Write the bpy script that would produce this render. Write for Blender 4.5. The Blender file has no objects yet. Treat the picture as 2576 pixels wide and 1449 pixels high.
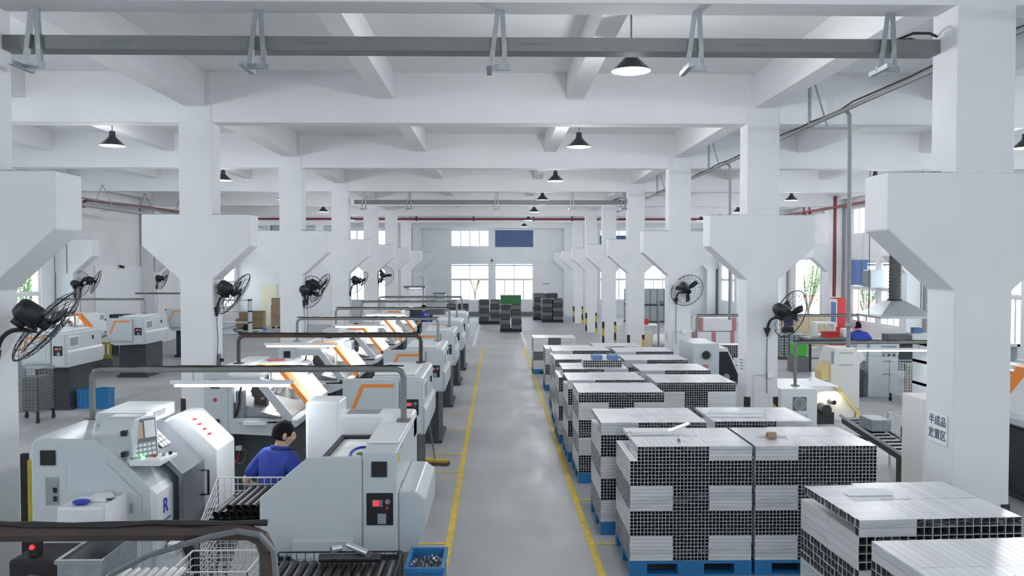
import bpy, bmesh, math, random
from mathutils import Vector, Matrix
random.seed(7)
R = math.radians
SC = bpy.context.scene
COL = SC.collection

# ------------------------------------------------------------------ camera, world, exposure
F_PX = 2060.0
cam_d = bpy.data.cameras.new('camera')
cam_d.sensor_width = 36.0
cam_d.lens = F_PX / 2576.0 * 36.0
cam_d.clip_start = 0.05
cam_d.clip_end = 300
cam = bpy.data.objects.new('camera', cam_d)
COL.objects.link(cam)
cam.location = (0, 0, 3.035)
cam.rotation_euler = (R(90 - 1.52), 0, R(-1.06))
SC.camera = cam

W = bpy.data.worlds.new('world'); SC.world = W
W.use_nodes = True
bg = W.node_tree.nodes['Background']
bg.inputs[0].default_value = (0.88, 0.945, 1.0, 1)
bg.inputs[1].default_value = 3.6
vs = SC.view_settings
vs.view_transform = 'Standard'
vs.look = 'None'
vs.gamma = 1
vs.use_curve_mapping = False
vs.exposure = 0.36

# ------------------------------------------------------------------ materials
MATS = {}
def mat(name, col, rough=0.5, metal=0.0, noise=0.0, nscale=8.0, bump=0.0, bscale=60.0, spec=0.5,
        emit=None, estr=0.0, stretch=None, coat=0.0):
    m = bpy.data.materials.new(name); m.use_nodes = True
    nt = m.node_tree; b = nt.nodes['Principled BSDF']
    b.inputs['Base Color'].default_value = (*col, 1)
    b.inputs['Roughness'].default_value = rough
    b.inputs['Metallic'].default_value = metal
    b.inputs['Specular IOR Level'].default_value = spec
    if coat: b.inputs['Coat Weight'].default_value = coat
    if noise or bump:
        tc = nt.nodes.new('ShaderNodeTexCoord'); mp = nt.nodes.new('ShaderNodeMapping')
        if stretch: mp.inputs['Scale'].default_value = stretch
        nt.links.new(tc.outputs['Object'], mp.inputs[0])
    if noise:
        n = nt.nodes.new('ShaderNodeTexNoise'); n.inputs['Scale'].default_value = nscale
        n.inputs['Detail'].default_value = 6
        nt.links.new(mp.outputs[0], n.inputs[0])
        r = nt.nodes.new('ShaderNodeMapRange')
        r.inputs[1].default_value = 0.3; r.inputs[2].default_value = 0.7
        r.inputs[3].default_value = 1 - noise; r.inputs[4].default_value = 1 + noise * 0.5
        nt.links.new(n.outputs[0], r.inputs[0])
        mx = nt.nodes.new('ShaderNodeMix'); mx.data_type = 'RGBA'; mx.blend_type = 'MULTIPLY'
        mx.inputs[0].default_value = 1
        mx.inputs[6].default_value = (*col, 1)
        nt.links.new(r.outputs[0], mx.inputs[7])
        nt.links.new(mx.outputs[2], b.inputs['Base Color'])
    if bump:
        n2 = nt.nodes.new('ShaderNodeTexNoise'); n2.inputs['Scale'].default_value = bscale
        nt.links.new(mp.outputs[0], n2.inputs[0])
        bp = nt.nodes.new('ShaderNodeBump'); bp.inputs['Strength'].default_value = bump
        bp.inputs['Distance'].default_value = 0.01
        nt.links.new(n2.outputs[0], bp.inputs['Height']); nt.links.new(bp.outputs[0], b.inputs['Normal'])
    if emit:
        b.inputs['Emission Color'].default_value = (*emit, 1)
        b.inputs['Emission Strength'].default_value = estr
    MATS[name] = m
    return m

mat('plaster', (0.80, 0.815, 0.835), 0.8, noise=0.05, nscale=1.3, bump=0.15, bscale=12, spec=0.2)
mat('ceiling_paint', (0.82, 0.83, 0.845), 0.85, noise=0.03, nscale=0.8, spec=0.2)
mat('mach', (0.58, 0.63, 0.66), 0.33, spec=0.5)  # machine paint, darkened to carry the shade of the near faces
mat('mach_bright', (0.82, 0.85, 0.865), 0.3)  # lighter copy of mach for lit tops and covers, also plain white parts
mat('mach_cream', (0.82, 0.82, 0.77), 0.4)
mat('mach_dark', (0.045, 0.055, 0.06), 0.5, noise=0.25, nscale=6)
mat('door_grey', (0.22, 0.245, 0.27), 0.32, metal=0.6)
mat('black', (0.012, 0.012, 0.014), 0.45)
mat('black_matte', (0.02, 0.02, 0.022), 0.75)
mat('rubber', (0.03, 0.03, 0.03), 0.7)
mat('steel', (0.42, 0.44, 0.46), 0.38, metal=0.9, noise=0.12, nscale=20)
mat('galv', (0.36, 0.39, 0.41), 0.45, metal=0.55, noise=0.2, nscale=14)
mat('tray_grey', (0.22, 0.23, 0.225), 0.5, metal=0.25, noise=0.06)
mat('pipe_grey', (0.25, 0.27, 0.275), 0.45, metal=0.3)
mat('pipe_brown', (0.07, 0.052, 0.045), 0.5, noise=0.3, nscale=9)
mat('iron', (0.10, 0.10, 0.10), 0.42, metal=0.8, noise=0.25, nscale=20)
mat('dark_pipe', (0.06, 0.06, 0.063), 0.38, metal=0.6, noise=0.2, nscale=10)
mat('silver_pipe', (0.72, 0.73, 0.74), 0.28, metal=0.75)
mat('tube_inner_shade', (0.42, 0.44, 0.46), 0.4, metal=0.9)  # darker than alu: shade within hollow tubes put into the colour
mat('alu', (0.84, 0.855, 0.87), 0.34, metal=0.35, noise=0.07, nscale=3, spec=0.5)
mat('alu_bright', (0.80, 0.81, 0.82), 0.34, metal=0.3, noise=0.05, nscale=3)
mat('blue_plastic', (0.025, 0.20, 0.47), 0.42, noise=0.12, nscale=7)
mat('blue_cloth', (0.035, 0.07, 0.40), 0.85, noise=0.18, nscale=12, bump=0.3, bscale=25)
mat('blue_curtain', (0.11, 0.155, 0.30), 0.9, noise=0.1, nscale=3)
mat('blue_panel', (0.14, 0.24, 0.52), 0.6)
mat('trouser', (0.035, 0.05, 0.14), 0.85, noise=0.2, nscale=9)
mat('trouser_dark', (0.02, 0.022, 0.035), 0.85)
mat('skin', (0.62, 0.40, 0.30), 0.55)
mat('hair', (0.010, 0.009, 0.010), 0.7, bump=0.4, bscale=140, spec=0.15)
mat('yellow_paint', (0.72, 0.52, 0.06), 0.6, noise=0.25, nscale=9)
mat('white_line', (0.82, 0.83, 0.82), 0.6, noise=0.2, nscale=9)
mat('red_pipe', (0.20, 0.022, 0.028), 0.5)
mat('red', (0.55, 0.03, 0.035), 0.45)
mat('orange_poly', (0.62, 0.20, 0.03), 0.25, emit=(1.0, 0.30, 0.05), estr=0.12)  # weak emission stands in for the work light behind the sheet
mat('pale_yellow', (0.85, 0.70, 0.32), 0.4)
mat('orange_plain', (0.75, 0.28, 0.05), 0.3)
mat('lamp_black', (0.025, 0.03, 0.03), 0.35)
mat('lamp_white', (0.9, 0.9, 0.9), 0.4, emit=(1, 0.99, 0.97), estr=2.2)
mat('led', (1, 1, 1), 0.4, emit=(0.96, 0.98, 1.0), estr=1.6)
mat('work_light', (1, 1, 1), 0.4, emit=(1, 0.97, 0.92), estr=6)
mat('digit_red', (0.3, 0, 0), 0.4, emit=(1, 0.03, 0.05), estr=1.5)
mat('ind_green', (0.0, 0.3, 0), 0.4, emit=(0.2, 1, 0.3), estr=3)
mat('ind_yellow', (0.3, 0.3, 0), 0.4, emit=(1, 0.9, 0.2), estr=3)
mat('screen', (0.10, 0.13, 0.17), 0.2, emit=(0.35, 0.42, 0.5), estr=0.25)
mat('screen_img', (0.2, 0.14, 0.10), 0.2, emit=(0.5, 0.35, 0.25), estr=0.3)
mat('panel_grey', (0.17, 0.19, 0.20), 0.4)
mat('key_white', (0.85, 0.87, 0.88), 0.4)
mat('paper', (0.88, 0.89, 0.90), 0.7)
mat('logo_blue', (0.02, 0.05, 0.45), 0.4)
mat('ink', (0.09, 0.12, 0.20), 0.6)
mat('ink_grey', (0.30, 0.33, 0.38), 0.6)
mat('carton', (0.36, 0.27, 0.17), 0.8, noise=0.12, nscale=5)
mat('wood', (0.62, 0.52, 0.36), 0.7, noise=0.15, nscale=5, stretch=(1, 1, 6))
mat('cream_door', (0.80, 0.78, 0.62), 0.6)
mat('dark_stack', (0.055, 0.058, 0.062), 0.5, noise=0.15, nscale=8)
mat('grey_stack', (0.15, 0.155, 0.16), 0.5, noise=0.15, nscale=8)
mat('green_box', (0.03, 0.16, 0.05), 0.5)
mat('green_bin', (0.10, 0.50, 0.06), 0.5)
mat('foam_white', (0.85, 0.86, 0.87), 0.8)
mat('foam_pink', (0.55, 0.24, 0.25), 0.8)
mat('yellow_rack', (0.50, 0.40, 0.03), 0.5, noise=0.2, nscale=9)
mat('chips', (0.40, 0.38, 0.40), 0.25, metal=0.95)
mat('bark', (0.14, 0.10, 0.07), 0.9)
mat('leaf', (0.14, 0.27, 0.10), 0.7)
mat('leaf_red', (0.34, 0.16, 0.07), 0.7)
mat('ground_out', (0.75, 0.77, 0.74), 0.9)
mat('hedge', (0.42, 0.50, 0.34), 0.9, noise=0.3, nscale=6)
mat('broom_yellow', (0.60, 0.42, 0.06), 0.85, noise=0.3, nscale=30)
mat('broom_dark', (0.10, 0.08, 0.06), 0.95)
mat('fan_black', (0.014, 0.016, 0.017), 0.4)
mat('frame_alu', (0.78, 0.80, 0.82), 0.4, metal=0.2)
mat('apron', (0.66, 0.60, 0.50), 0.8)

def floor_mat():
    m = bpy.data.materials.new('concrete'); m.use_nodes = True
    nt = m.node_tree; b = nt.nodes['Principled BSDF']
    tc = nt.nodes.new('ShaderNodeTexCoord')
    def noise(sc, det, mapscale=None):
        n = nt.nodes.new('ShaderNodeTexNoise'); n.inputs['Scale'].default_value = sc; n.inputs['Detail'].default_value = det
        if mapscale:
            mp = nt.nodes.new('ShaderNodeMapping'); mp.inputs['Scale'].default_value = mapscale
            nt.links.new(tc.outputs['Object'], mp.inputs[0]); nt.links.new(mp.outputs[0], n.inputs[0])
        else:
            nt.links.new(tc.outputs['Object'], n.inputs[0])
        return n
    n1 = noise(0.6, 8); n2 = noise(2.2, 8, (1, 0.25, 1)); n3 = noise(35, 3)
    a = nt.nodes.new('ShaderNodeMath'); a.operation = 'ADD'
    nt.links.new(n1.outputs[0], a.inputs[0]); nt.links.new(n2.outputs[0], a.inputs[1])
    a2 = nt.nodes.new('ShaderNodeMath'); a2.operation = 'MULTIPLY_ADD'; a2.inputs[1].default_value = 0.35
    nt.links.new(n3.outputs[0], a2.inputs[0]); nt.links.new(a.outputs[0], a2.inputs[2])
    cr = nt.nodes.new('ShaderNodeValToRGB')
    cr.color_ramp.elements[0].position = 0.75; cr.color_ramp.elements[0].color = (0.27, 0.28, 0.29, 1)
    cr.color_ramp.elements[1].position = 1.55; cr.color_ramp.elements[1].color = (0.46, 0.465, 0.47, 1)
    sc = nt.nodes.new('ShaderNodeMath'); sc.operation = 'MULTIPLY'; sc.inputs[1].default_value = 0.62
    nt.links.new(a2.outputs[0], sc.inputs[0])
    cr.color_ramp.elements[0].position = 0.46; cr.color_ramp.elements[1].position = 0.98
    nt.links.new(sc.outputs[0], cr.inputs[0])
    nt.links.new(cr.outputs[0], b.inputs['Base Color'])
    rr = nt.nodes.new('ShaderNodeMapRange')
    rr.inputs[1].default_value = 0.3; rr.inputs[2].default_value = 0.7; rr.inputs[3].default_value = 0.40; rr.inputs[4].default_value = 0.60
    nt.links.new(n2.outputs[0], rr.inputs[0]); nt.links.new(rr.outputs[0], b.inputs['Roughness'])
    bp = nt.nodes.new('ShaderNodeBump'); bp.inputs['Strength'].default_value = 0.08; bp.inputs['Distance'].default_value = 0.01
    nt.links.new(n3.outputs[0], bp.inputs['Height']); nt.links.new(bp.outputs[0], b.inputs['Normal'])
    MATS['concrete'] = m
floor_mat()

def glass_mat(name, tint=(1, 1, 1), gloss=0.08, rough=0.02):
    m = bpy.data.materials.new(name); m.use_nodes = True
    nt = m.node_tree; nt.nodes.clear()
    o = nt.nodes.new('ShaderNodeOutputMaterial'); mx = nt.nodes.new('ShaderNodeMixShader')
    t = nt.nodes.new('ShaderNodeBsdfTransparent'); g = nt.nodes.new('ShaderNodeBsdfGlossy')
    t.inputs[0].default_value = (*tint, 1); g.inputs['Roughness'].default_value = rough
    mx.inputs[0].default_value = gloss
    nt.links.new(t.outputs[0], mx.inputs[1]); nt.links.new(g.outputs[0], mx.inputs[2]); nt.links.new(mx.outputs[0], o.inputs[0])
    MATS[name] = m
    return m
glass_mat('glass', (0.97, 0.99, 1.0), 0.07)
def frost_mat():
    m = glass_mat('glass_frost', (0.97, 0.99, 1.0), 0.72)
    nt = m.node_tree; mx = [n for n in nt.nodes if n.type == 'MIX_SHADER'][0]
    tr = nt.nodes.new('ShaderNodeBsdfTranslucent'); tr.inputs[0].default_value = (0.95, 0.97, 1, 1)
    nt.links.new(tr.outputs[0], mx.inputs[2])
frost_mat()

def film_mat():
    m = glass_mat('film', (0.95, 0.96, 0.98), 0.25, 0.12)
    nt = m.node_tree
    mx = [n for n in nt.nodes if n.type == 'MIX_SHADER'][0]; g = [n for n in nt.nodes if n.type == 'BSDF_GLOSSY'][0]
    tc = nt.nodes.new('ShaderNodeTexCoord'); mp = nt.nodes.new('ShaderNodeMapping'); mp.inputs['Scale'].default_value = (2, 2, 9)
    n = nt.nodes.new('ShaderNodeTexNoise'); n.inputs['Scale'].default_value = 5; n.inputs['Detail'].default_value = 4; n.inputs['Distortion'].default_value = 1.5
    nt.links.new(tc.outputs['Object'], mp.inputs[0]); nt.links.new(mp.outputs[0], n.inputs[0])
    bp = nt.nodes.new('ShaderNodeBump'); bp.inputs['Strength'].default_value = 0.9; bp.inputs['Distance'].default_value = 0.03
    nt.links.new(n.outputs[0], bp.inputs['Height']); nt.links.new(bp.outputs[0], g.inputs['Normal'])
    r = nt.nodes.new('ShaderNodeMapRange'); r.inputs[1].default_value = 0.45; r.inputs[2].default_value = 0.7
    r.inputs[3].default_value = 0.02; r.inputs[4].default_value = 0.30
    nt.links.new(n.outputs[0], r.inputs[0]); nt.links.new(r.outputs[0], mx.inputs[0])
film_mat()

def alu_islands():
    # each tube of a bundle is its own mesh island: slight brightness change from tube to tube
    nt = MATS['alu'].node_tree; b = nt.nodes['Principled BSDF']
    g = nt.nodes.new('ShaderNodeNewGeometry'); oi = nt.nodes.new('ShaderNodeObjectInfo')
    a = nt.nodes.new('ShaderNodeMath'); a.operation = 'ADD'; nt.links.new(g.outputs['Random Per Island'], a.inputs[0]); nt.links.new(oi.outputs['Random'], a.inputs[1])
    f = nt.nodes.new('ShaderNodeMath'); f.operation = 'FRACT'; nt.links.new(a.outputs[0], f.inputs[0])
    r = nt.nodes.new('ShaderNodeMapRange'); r.inputs[3].default_value = 0.93; r.inputs[4].default_value = 1.04; nt.links.new(f.outputs[0], r.inputs[0])
    mx = nt.nodes.new('ShaderNodeMix'); mx.data_type = 'RGBA'; mx.blend_type = 'MULTIPLY'; mx.inputs[0].default_value = 1
    old = b.inputs['Base Color'].links[0].from_socket
    nt.links.new(old, mx.inputs[6]); nt.links.new(r.outputs[0], mx.inputs[7]); nt.links.new(mx.outputs[2], b.inputs['Base Color'])
alu_islands()
def hazard_mat():
    m = mat('hazard', (0.7, 0.5, 0.04), 0.6)
    nt = m.node_tree; b = nt.nodes['Principled BSDF']
    tc = nt.nodes.new('ShaderNodeTexCoord'); w = nt.nodes.new('ShaderNodeTexWave')
    w.wave_type = 'BANDS'; w.bands_direction = 'DIAGONAL'; w.inputs['Scale'].default_value = 1.1
    nt.links.new(tc.outputs['Object'], w.inputs[0])
    c = nt.nodes.new('ShaderNodeValToRGB'); c.color_ramp.interpolation = 'CONSTANT'
    c.color_ramp.elements[0].color = (0.02, 0.02, 0.02, 1); c.color_ramp.elements[1].position = 0.5
    c.color_ramp.elements[1].color = (0.62, 0.42, 0.03, 1)
    nt.links.new(w.outputs[0], c.inputs[0]); nt.links.new(c.outputs[0], b.inputs['Base Color'])
hazard_mat()

# ------------------------------------------------------------------ mesh builder
class MB:
    def __init__(s): s.v = []; s.f = []; s.mi = []; s.cur = 0
    def _add(s, vs_, fs_):
        o = len(s.v); s.v.extend(vs_)
        for f in fs_: s.f.append(tuple(i + o for i in f)); s.mi.append(s.cur)
        return s
    def box(s, x0, x1, y0, y1, z0, z1):
        if x0 > x1: x0, x1 = x1, x0
        if y0 > y1: y0, y1 = y1, y0
        if z0 > z1: z0, z1 = z1, z0
        return s._add([(x0, y0, z0), (x1, y0, z0), (x1, y1, z0), (x0, y1, z0), (x0, y0, z1), (x1, y0, z1), (x1, y1, z1), (x0, y1, z1)],
                      [(0, 3, 2, 1), (4, 5, 6, 7), (0, 1, 5, 4), (1, 2, 6, 5), (2, 3, 7, 6), (3, 0, 4, 7)])
    def prism(s, pts, axis, a0, a1):
        """polygon pts (2-D) extruded along axis: 'y' pts=(x,z); 'x' pts=(y,z); 'z' pts=(x,y)"""
        n = len(pts)
        def mk(p, a): return {'y': (p[0], a, p[1]), 'x': (a, p[0], p[1]), 'z': (p[0], p[1], a)}[axis]
        area = sum(pts[i][0] * pts[(i + 1) % n][1] - pts[(i + 1) % n][0] * pts[i][1] for i in range(n))
        if area < 0: pts = pts[::-1]
        if a0 > a1: a0, a1 = a1, a0
        v = [mk(p, a0) for p in pts] + [mk(p, a1) for p in pts]
        lo = tuple(range(n)); hi = tuple(range(n, 2 * n))
        if axis == 'y':
            fs = [lo, hi[::-1]] + [(i, i + n, (i + 1) % n + n, (i + 1) % n) for i in range(n)]
        else:
            fs = [lo[::-1], hi] + [(i, (i + 1) % n, (i + 1) % n + n, i + n) for i in range(n)]
        return s._add(v, fs)
    def frame(s, x0, x1, z0, z1, w, y0, y1):
        """rectangular picture frame in the xz plane"""
        s.box(x0, x1, y0, y1, z0, z0 + w); s.box(x0, x1, y0, y1, z1 - w, z1)
        s.box(x0, x0 + w, y0, y1, z0 + w, z1 - w); s.box(x1 - w, x1, y0, y1, z0 + w, z1 - w)
        return s
    def ring_poly(s, outer, inner, axis, a0, a1):
        """polygon with a same-count hole, extruded"""
        n = len(outer)
        def mk(p, a): return {'y': (p[0], a, p[1]), 'x': (a, p[0], p[1]), 'z': (p[0], p[1], a)}[axis]
        v = [mk(p, a0) for p in outer] + [mk(p, a0) for p in inner] + [mk(p, a1) for p in outer] + [mk(p, a1) for p in inner]
        fs = []
        for i in range(n):
            j = (i + 1) % n
            fs += [(i, j, j + n, i + n), (i + 2 * n, i + 3 * n, j + 3 * n, j + 2 * n), (i, i + 2 * n, j + 2 * n, j), (i + n, j + n, j + 3 * n, i + 3 * n)]
        return s._add(v, fs)
    def cyl(s, p0, p1, r0, r1=None, n=12, caps=True):
        r1 = r0 if r1 is None else r1
        p0 = Vector(p0); p1 = Vector(p1); d = (p1 - p0)
        if d.length < 1e-9: return s
        d.normalize()
        a = d.orthogonal().normalized(); b = d.cross(a)
        v = []
        for p, r in ((p0, r0), (p1, r1)):
            for i in range(n):
                t = 2 * math.pi * i / n
                v.append(tuple(p + a * (r * math.cos(t)) + b * (r * math.sin(t))))
        fs = [(i, (i + 1) % n, (i + 1) % n + n, i + n) for i in range(n)]
        if caps: fs += [tuple(range(n))[::-1], tuple(range(n, 2 * n))]
        return s._add(v, fs)
    def tube(s, pts, r, n=6, closed=False):
        pts = [Vector(p) for p in pts]; m = len(pts)
        if m < 2: return s
        tang = []
        for i in range(m):
            if closed: t = pts[(i + 1) % m] - pts[i - 1]
            else: t = pts[min(i + 1, m - 1)] - pts[max(i - 1, 0)]
            tang.append(t.normalized() if t.length > 1e-9 else Vector((0, 0, 1)))
        a = tang[0].orthogonal().normalized()
        v = []
        for i in range(m):
            t = tang[i]; a = (a - t * a.dot(t))
            a = a.normalized() if a.length > 1e-6 else t.orthogonal().normalized()
            b = t.cross(a)
            for k in range(n):
                th = 2 * math.pi * k / n
                v.append(tuple(pts[i] + a * (r * math.cos(th)) + b * (r * math.sin(th))))
        fs = []
        for i in range(m if closed else m - 1):
            j = (i + 1) % m
            for k in range(n):
                l = (k + 1) % n
                fs.append((i * n + k, i * n + l, j * n + l, j * n + k))
        if not closed: fs += [tuple(range(n))[::-1], tuple(range((m - 1) * n, m * n))]
        return s._add(v, fs)
    def pipe(s, p0, p1, r, ri, n=12):
        """open round tube with wall thickness"""
        p0 = Vector(p0); p1 = Vector(p1); d = (p1 - p0).normalized(); a = d.orthogonal().normalized(); b = d.cross(a)
        v = []
        for p in (p0, p1):
            for rr in (r, ri):
                for i in range(n):
                    t = 2 * math.pi * i / n
                    v.append(tuple(p + a * (rr * math.cos(t)) + b * (rr * math.sin(t))))
        fs = []
        for i in range(n):
            j = (i + 1) % n
            fs += [(i, j, 2 * n + j, 2 * n + i), (n + i, 3 * n + i, 3 * n + j, n + j), (i, n + i, n + j, j), (2 * n + i, 2 * n + j, 3 * n + j, 3 * n + i)]
        return s._add(v, fs)
    def sqtube(s, axis, a0, a1, c, h, t):
        """hollow square tube along axis centred at c (other two coords), half size h, wall t"""
        def mk(a, p, q): return (a, p, q) if axis == 'x' else (p, a, q)
        v = []
        for a in (a0, a1):
            for hh in (h, h - t):
                for sp, sq in ((-1, -1), (1, -1), (1, 1), (-1, 1)): v.append(mk(a, c[0] + sp * hh, c[1] + sq * hh))
        fs = []
        for i in range(4):
            j = (i + 1) % 4
            fs += [(i, j, 8 + j, 8 + i), (i, 4 + i, 4 + j, j), (8 + i, 8 + j, 12 + j, 12 + i), (4 + i, 12 + i, 12 + j, 4 + j)]
        s._add(v, fs)
        for k in range(3, 16, 4): s.mi[-16 + k] = 1          # inner faces take the darker colour that paints the shade inside
        return s
    def lathe(s, prof, n=20, o=(0, 0, 0), M=None):
        v = []; m = len(prof)
        for r, z in prof:
            for k in range(n):
                t = 2 * math.pi * k / n
                p = Vector((r * math.cos(t), r * math.sin(t), z))
                if M is not None: p = M @ p
                v.append((p.x + o[0], p.y + o[1], p.z + o[2]))
        fs = [(i * n + k, i * n + (k + 1) % n, (i + 1) * n + (k + 1) % n, (i + 1) * n + k) for i in range(m - 1) for k in range(n)]
        return s._add(v, fs)
    def ball(s, c, rx, ry=None, rz=None, nu=12, nv=8):
        ry = rx if ry is None else ry; rz = rx if rz is None else rz
        v = [(c[0], c[1], c[2] - rz)]
        for i in range(1, nv):
            ph = math.pi * i / nv - math.pi / 2
            for k in range(nu):
                t = 2 * math.pi * k / nu
                v.append((c[0] + rx * math.cos(ph) * math.cos(t), c[1] + ry * math.cos(ph) * math.sin(t), c[2] + rz * math.sin(ph)))
        v.append((c[0], c[1], c[2] + rz)); L = len(v) - 1
        fs = [(0, 1 + (k + 1) % nu, 1 + k) for k in range(nu)]
        for i in range(nv - 2):
            for k in range(nu):
                a = 1 + i * nu + k; b = 1 + i * nu + (k + 1) % nu
                fs.append((a, b, b + nu, a + nu))
        fs += [(L, 1 + (nv - 2) * nu + k, 1 + (nv - 2) * nu + (k + 1) % nu) for k in range(nu)]
        return s._add(v, fs)
    def quad(s, a, b, c, d): return s._add([a, b, c, d], [(0, 1, 2, 3)])
    def xform(s, M):
        s.v = [tuple(M @ Vector(p)) for p in s.v]; return s
    def mirror_x(s):
        s.v = [(-p[0], p[1], p[2]) for p in s.v]; s.f = [f[::-1] for f in s.f]; return s
    def mesh(s, name, mats, smooth=False):
        me = bpy.data.meshes.new(name); me.from_pydata(s.v, [], s.f)
        for m in (mats if isinstance(mats, (list, tuple)) else [mats]):
            me.materials.append(MATS[m])
        if len(set(s.mi)) > 1: me.polygons.foreach_set('material_index', s.mi)
        if smooth: me.polygons.foreach_set('use_smooth', [True] * len(me.polygons))
        me.update(); return me
    def build(s, name, mats, parent=None, smooth=False, bevel=0.0, loc=None, rz=0.0, seg=2):
        me = s.mesh(name, mats, smooth)
        o = bpy.data.objects.new(name, me); COL.objects.link(o)
        if parent is not None: o.parent = parent
        if loc is not None: o.location = loc
        if rz: o.rotation_euler[2] = rz
        if bevel:
            b = o.modifiers.new('bevel', 'BEVEL'); b.width = bevel; b.segments = seg; b.limit_method = 'ANGLE'; b.angle_limit = R(35)
            if not smooth:
                me.polygons.foreach_set('use_smooth', [True] * len(me.polygons))
                b.harden_normals = True
        if smooth and not bevel:
            try: me.set_sharp_from_angle(angle=R(40))
            except Exception: pass
        return o

def tag(o, label=None, cat=None, group=None, kind=None):
    if label: o['label'] = label
    if cat: o['category'] = cat
    if group: o['group'] = group
    if kind: o['kind'] = kind
    return o
def thing(name, label, cat, loc=(0, 0, 0), rz=0.0, group=None):
    o = bpy.data.objects.new(name, None); COL.objects.link(o)
    o.empty_display_size = 0.1
    o.location = loc; o.rotation_euler = (0, 0, rz)
    return tag(o, label, cat, group)
def plink(name, me, parent, loc=None, rot=None):
    o = bpy.data.objects.new(name, me); COL.objects.link(o); o.parent = parent
    if loc is not None: o.location = loc
    if rot is not None: o.rotation_euler = rot
    return o
def copy_tree(root, loc=None, rot=None, label=None, group=None):
    kids = {}
    for o in bpy.data.objects:
        if o.parent: kids.setdefault(o.parent.name, []).append(o)
    def rec(o, par):
        c = o.copy(); COL.objects.link(c); c.parent = par
        for ch in kids.get(o.name, []): rec(ch, c)
        return c
    c = rec(root, None)
    if loc is not None: c.location = loc
    if rot is not None: c.rotation_euler = rot
    if label: c['label'] = label
    if group: c['group'] = group
    return c
def text_mesh(txt, size, extrude=0.0008, bold=False):
    cu = bpy.data.curves.new('txt', 'FONT'); cu.body = txt; cu.size = size; cu.extrude = extrude
    cu.align_x = 'CENTER'; cu.align_y = 'CENTER'
    if bold: cu.offset = size * 0.012
    o = bpy.data.objects.new('txt', cu); COL.objects.link(o)
    dg = bpy.context.evaluated_depsgraph_get(); dg.update()
    me = bpy.data.meshes.new_from_object(o.evaluated_get(dg))
    bpy.data.objects.remove(o); bpy.data.curves.remove(cu)
    return me
def area_light(name, loc, rot, size, power, col=(1, 1, 1), sy=None, parent=None):
    l = bpy.data.lights.new(name, 'AREA'); l.energy = power; l.color = col; l.size = size
    if sy: l.shape = 'RECTANGLE'; l.size_y = sy
    o = bpy.data.objects.new(name, l); COL.objects.link(o); o.location = loc; o.rotation_euler = rot
    if parent is not None: o.parent = parent
    return o
# ------------------------------------------------------------------ structure
BAY = 6.0
def colY(n): return 7.14 + BAY * (n - 1)
XL, XR = -4.79, 4.29          # main column rows
XLO, XRO = -13.15, 12.95      # outer column rows
WL, WR = -13.45, 13.35        # side wall inner faces
YB = 49.6                     # back wall
ZC = 6.12                     # slab underside
ZB = 5.32                     # cross beam underside

fl = MB().box(WL - .3, WR + .3, -9.3, YB + .3, -0.2, 0).build('floor', 'concrete'); tag(fl, kind='structure')
cl = MB().box(WL - 0.3, WR + 0.3, -9.3, YB + 0.3, ZC, ZC + 0.2).build('ceiling', 'ceiling_paint'); tag(cl, kind='structure')

# painted floor lines are parts of the floor
def line(x0, y0, x1, y1, w, m, name):
    d = Vector((x1 - x0, y1 - y0, 0)).normalized(); p = Vector((-d.y, d.x, 0)) * (w / 2)
    mb = MB(); n = max(2, int((Vector((x1 - x0, y1 - y0)).length) / 1.5))
    pts = [(x0 + (x1 - x0) * i / n + random.uniform(-.008, .008), y0 + (y1 - y0) * i / n) for i in range(n + 1)]
    for i in range(n):
        a, b = pts[i], pts[i + 1]
        mb.quad((a[0] - p.x, a[1] - p.y, 0.003), (b[0] - p.x, b[1] - p.y, 0.003), (b[0] + p.x, b[1] + p.y, 0.003), (a[0] + p.x, a[1] + p.y, 0.003))
    return mb.build(name, m, fl)
line(-0.525, 3, -0.525, 31, 0.075, 'yellow_paint', 'yellow_line')
line(1.03, 3, 1.03, 31, 0.075, 'yellow_paint', 'yellow_line')
line(-5.75, 4, -6.05, 33, 0.09, 'yellow_paint', 'yellow_line')
for y in (8.9, 12.0, 13.2, 15.1, 16.8):
    line(-1.1, y, -0.57, y, 0.05, 'yellow_paint', 'yellow_line')
line(1.07, 8.85, 1.6, 8.85, 0.05, 'yellow_paint', 'yellow_line')
line(1.07, 10.55, 1.6, 10.55, 0.05, 'yellow_paint', 'yellow_line')
line(-0.5, 31.2, 1.0, 31.2, 0.09, 'white_line', 'white_line')
line(1.12, 31, 1.12, 44, 0.09, 'white_line', 'white_line')
line(-0.9, 31, -0.9, 44, 0.09, 'white_line', 'white_line')

# cross beams, longitudinal girders, ribs
for n in range(-1, 9):
    y = colY(n)
    b = MB().box(WL, WR, y + 0.02, y + 0.36, ZB, ZC + 0.01).build('beam', 'ceiling_paint', bevel=0.012); tag(b, kind='structure')
for x, w, z in ((XL, 0.32, 5.57), (XR, 0.32, 5.57), (XLO, 0.30, 5.57), (XRO, 0.30, 5.57),
                (-1.77, 0.27, 5.70), (1.26, 0.27, 5.70), (-7.58, 0.25, 5.70), (-10.37, 0.25, 5.70), (7.18, 0.25, 5.70), (10.06, 0.25, 5.70)):
    for n in range(-1, 8):
        y0, y1 = colY(n) + 0.36, colY(n + 1) + 0.02
        b = MB().box(x - w / 2, x + w / 2, y0, y1, z, ZC + 0.01).build('ceiling_rib', 'ceiling_paint', bevel=0.01); tag(b, kind='structure')

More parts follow.
